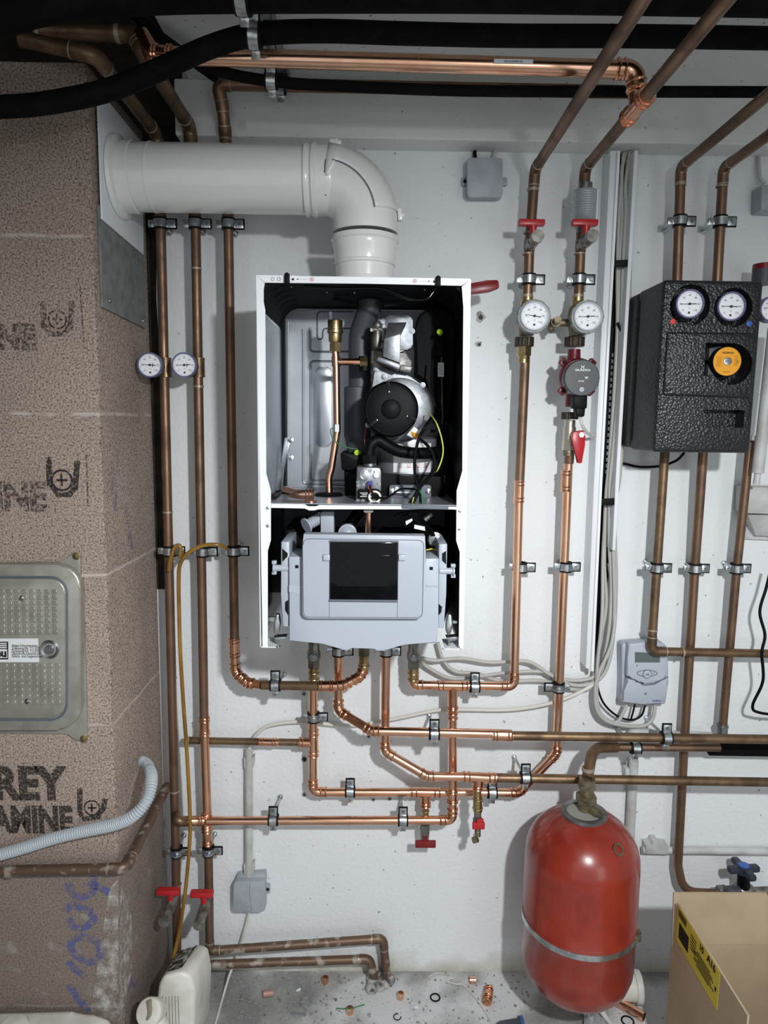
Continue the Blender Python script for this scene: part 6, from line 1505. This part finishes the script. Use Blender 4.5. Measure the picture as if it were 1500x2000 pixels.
for i in range(260):
    p = V(random.uniform(-.42, .42), random.uniform(-.17, -.01), 0); s = random.uniform(.0008, .0026)
    mb.obox(p+UP*s*.4, V(cos(i), sin(i), 0), V(-sin(i), cos(i), 0), UP, (s*random.uniform(.7, 1.6), s, s*.4))
obj('rubble_crumbs', mb, mat('crumbs', C(160, 157, 152), .9, var=C(96, 92, 86), vs=70), label='crumbs and grit scattered along the floor below the wall', cat='grit', kind='stuff', ang=0)
obj('white_flake', MB().prism([fp(580, 1932, .002), fp(588, 1929, .003), fp(586, 1935, .002), fp(578, 1936, .002)], V(0, 0, -.001)), M_inkw, label='white plaster flake on the floor above the clear ring', cat='flake')
obj('white_flake', MB().prism([fp(808, 1968, .002), fp(816, 1964, .003), fp(817, 1970, .002)], V(0, 0, -.001)), M_inkw, label='white plaster flake on the floor below the black rubber ring', cat='flake')
# film and handle near the tank
mb = MB(); g = []
for i in range(9):
    row = []
    for j in range(7):
        p = fp(1140+i*6, 1968+j*9, 0); row.append(mb.bm.verts.new(p+V(0, 0, .006+.010*abs(sin(i*1.7+j*1.1)))))
    g.append(row)
for i in range(8):
    for j in range(6): mb.bm.faces.new((g[i][j], g[i][j+1], g[i+1][j+1], g[i+1][j]))
fo = obj('crumpled_film', mb, M_foil, label='crumpled silvery film on the floor in front of the red tank', cat='packaging film')
fo.modifiers.new('s', 'SOLIDIFY').thickness = .0006
a, b = fp(1172, 1971, .030), fp(1196, 2004, .022)
obj('white_stick', MB().tube([a, a+(b-a)*.15, b], [.0065, .006, .0045], 14).sphere(a, .0068), M_canw, label='white plastic stick lying on the crumpled film', cat='stick')
fring(1226, 1994, .014, .0018, M_rub, 'dark ring at the bottom edge right of the white stick')
bb = MB().prism([fp(966, 2004, .022), fp(974, 1992, .022), fp(1018, 1985, .022), fp(1024, 2012, .022), fp(970, 2040, .022)], V(0, 0, -.021), .004)
bt = thing('blue_tool', fp(1000, 2005), 'dark tool head with a blue edge at the bottom frame edge', 'tool')
obj('body', bb, M_dgr, bt)
obj('blue_edge', MB().tube([fp(1018, 1985, .020), fp(1024, 2012, .020)], .004, 10), M_blue, bt)

# ------------------------------------------------------------------ white canister, round pot and pillow shape bottom left
CY = .16
cn = thing('white_canister', P(365, 1990, CY), 'dirty white plastic canister with black smears standing at the chimney foot', 'canister')
def body_profile():
    m = MB()
    fr_ = [(341, 1858), (396, 1842), (408, 1850), (415, 1900), (410, 1952), (398, 2040), (306, 2040), (305, 1940), (310, 1905)]
    return fr_
dz_ = .10
front = [V(P(x, y, .26).x, -.26, P(x, y, .26).z) for x, y in ((305, 1955), (309, 1925), (318, 1906), (352, 1898), (372, 1906), (380, 1935), (378, 2080), (302, 2080))]
backp = [V(P(x, y, .12).x, -.12, P(x, y, .12).z) for x, y in ((336, 1900), (338, 1872), (348, 1857), (392, 1842), (408, 1848), (415, 1885), (412, 2000), (338, 2000))]
m = MB()
zmin = .002
for lst in (front, backp):
    lst[-1].z = zmin; lst[-2].z = zmin
A_ = [m.bm.verts.new(p) for p in front]; B_ = [m.bm.verts.new(p) for p in backp]
fs = [m.bm.faces.new(A_), m.bm.faces.new(B_[::-1])]+[m.bm.faces.new((A_[i], B_[i], B_[(i+1) % 8], A_[(i+1) % 8])) for i in range(8)]
bmesh.ops.recalc_face_normals(m.bm, faces=fs); m._bev(fs, .010, 3)
obj('body', m, M_canw, cn, ang=50)
gv_ = MB()
for i in range(6):
    p = P(318+i*6, 1950, .2612); gv_.obox(V(p.x, -.2606, p.z-.03), RIGHT, OUT, UP, (.0007, .0006, .035))
obj('moulded_grooves', gv_, mat('groove_grey', C(150, 147, 138), .6), cn)
tp_ = [((front[1]+front[2])/2+front[2])/2, front[3], backp[3], backp[2]]
cA = (front[2]+front[3]+backp[2]+backp[3])/4
nrm_ = ((front[3]-front[2]).cross(backp[2]-front[2])).normalized(); nrm_ = nrm_ if nrm_.z > 0 else -nrm_
def on_top(s, t): return (front[2]*(1-s)+front[3]*s)*(1-t)+(backp[2]*(1-s)+backp[3]*s)*t+nrm_*.0012
M_smear = mat('black_smear', C(56, 48, 42), .8, alpha=(70, .47, .53))
sm = MB(); N_ = 8
sm.quad(on_top(.05, .12), on_top(.95, .10), on_top(.9, .95), on_top(.08, .95))
obj('dirt_smears', sm, M_smear, cn, ang=0)
c = P(290, 1978, .34)
rp_ = thing('white_bottle', V(c.x, c.y, 0), 'white plastic bottle with tilted round cap beside the canister at the chimney foot', 'bottle')
obj('bottle_body', MB().lathe([(.001, .001), (.030, .002), (.034, .008), (.034, .12), (.031, .14), (.024, .152), (.022, .168)], V(c.x, c.y+.028, 0), UP, 32), M_canw, rp_); ax_ = (CAM-c); ax_ = V(-.1, -.75, .55).normalized()
obj('cap', MB().lathe([(.024, -.040), (.026, -.02), (.028, -.004), (.026, 0), (.020, .002), (.001, .002)], V(c.x, c.y, max(c.z, .042)), ax_, 32), M_canw, rp_)
obj('cap_strap', MB().tube(spline([V(c.x, c.y, max(c.z, .042))+ax_*.006+V(.006, 0, .030), V(c.x, c.y, max(c.z, .042))+ax_*.008+V(.006, 0, .0), V(c.x, c.y, max(c.z, .042))+ax_*.006+V(-.004, 0, -.02)], 5), .004, 8), mat('khaki_strap', C(140, 132, 112), .6), rp_)
pw = MB(); c = P(70, 2020, .40)
ins = thing('white_container', V(c.x, c.y, 0), 'rounded white plastic container at the bottom left corner', 'container')
zt_ = P(70, 1978, .335).z; xr_ = P(198, 1990, .40).x
m = MB()
loop = [V(xr_-.30, -.40, .002), V(xr_, -.40, .002), V(xr_, -.40, zt_-.035), V(xr_-.012, -.40, zt_-.014), V(xr_-.045, -.40, zt_-.002), V(xr_-.09, -.40, zt_), V(xr_-.30, -.40, zt_)]
m.prism([p+V(0, -.07, 0) for p in loop], V(0, .14, 0), .014, 3)
obj('body', m, M_canw, ins, ang=60)
obj('cap', MB().lathe([(.030, -.02), (.030, .010), (.026, .016), (.001, .017)], V(P(10, 1975, .40).x, -.375, zt_-.006), UP, 28), M_canw, ins)

# ------------------------------------------------------------------ holes, smudges on the wall
hl = []
for px, py, R, l in ((938, 619, .011, 'upper drilled hole in the wall right of the boiler, crumbling edge'), (935, 672, .0075, 'lower drilled hole in the wall right of the boiler')):
    c = P(px, py, 0); m = MB()
    m.prism([c+V(cos(a)*R*(1+.25*sin(a*3+px)), -.0006, sin(a)*R*(1+.25*cos(a*2+py))) for a in [2*pi*k/18 for k in range(18)]], V(0, .0006, 0))
    o = obj('wall_hole', m, M_plaster, label=l, cat='hole', group='drilled holes in the wall')
    obj('hole_core', MB().disc(c+V(.001, -.0009, -.001), OUT, R*.5, 14), M_ink, o)
for px, py, R, l in ((594, 1355, .007, 'old screw hole left below the boiler near the copper drop'), (594, 1483, .007, 'old screw hole left of the copper tee'), (594, 1552, .0065, 'old plugged hole left of the copper main elbow'), (729, 1562, .006, 'old hole under the copper main, left of two'), (761, 1560, .0055, 'old hole under the copper main, right of two'), (720, 1438, .006, 'white wall plug under the slanting copper pipe')):
    c = P(px, py, 0); o = obj('wall_hole', MB().lathe([(R, 0), (R*.9, .0012), (R*.5, .0010), (R*.45, .0002)], c, OUT, 14), M_plaster, label=l, cat='hole', group='drilled holes in the wall')
    obj('hole_core', MB().disc(c+OUT*.0006, OUT, R*.42, 12), M_ink, o)
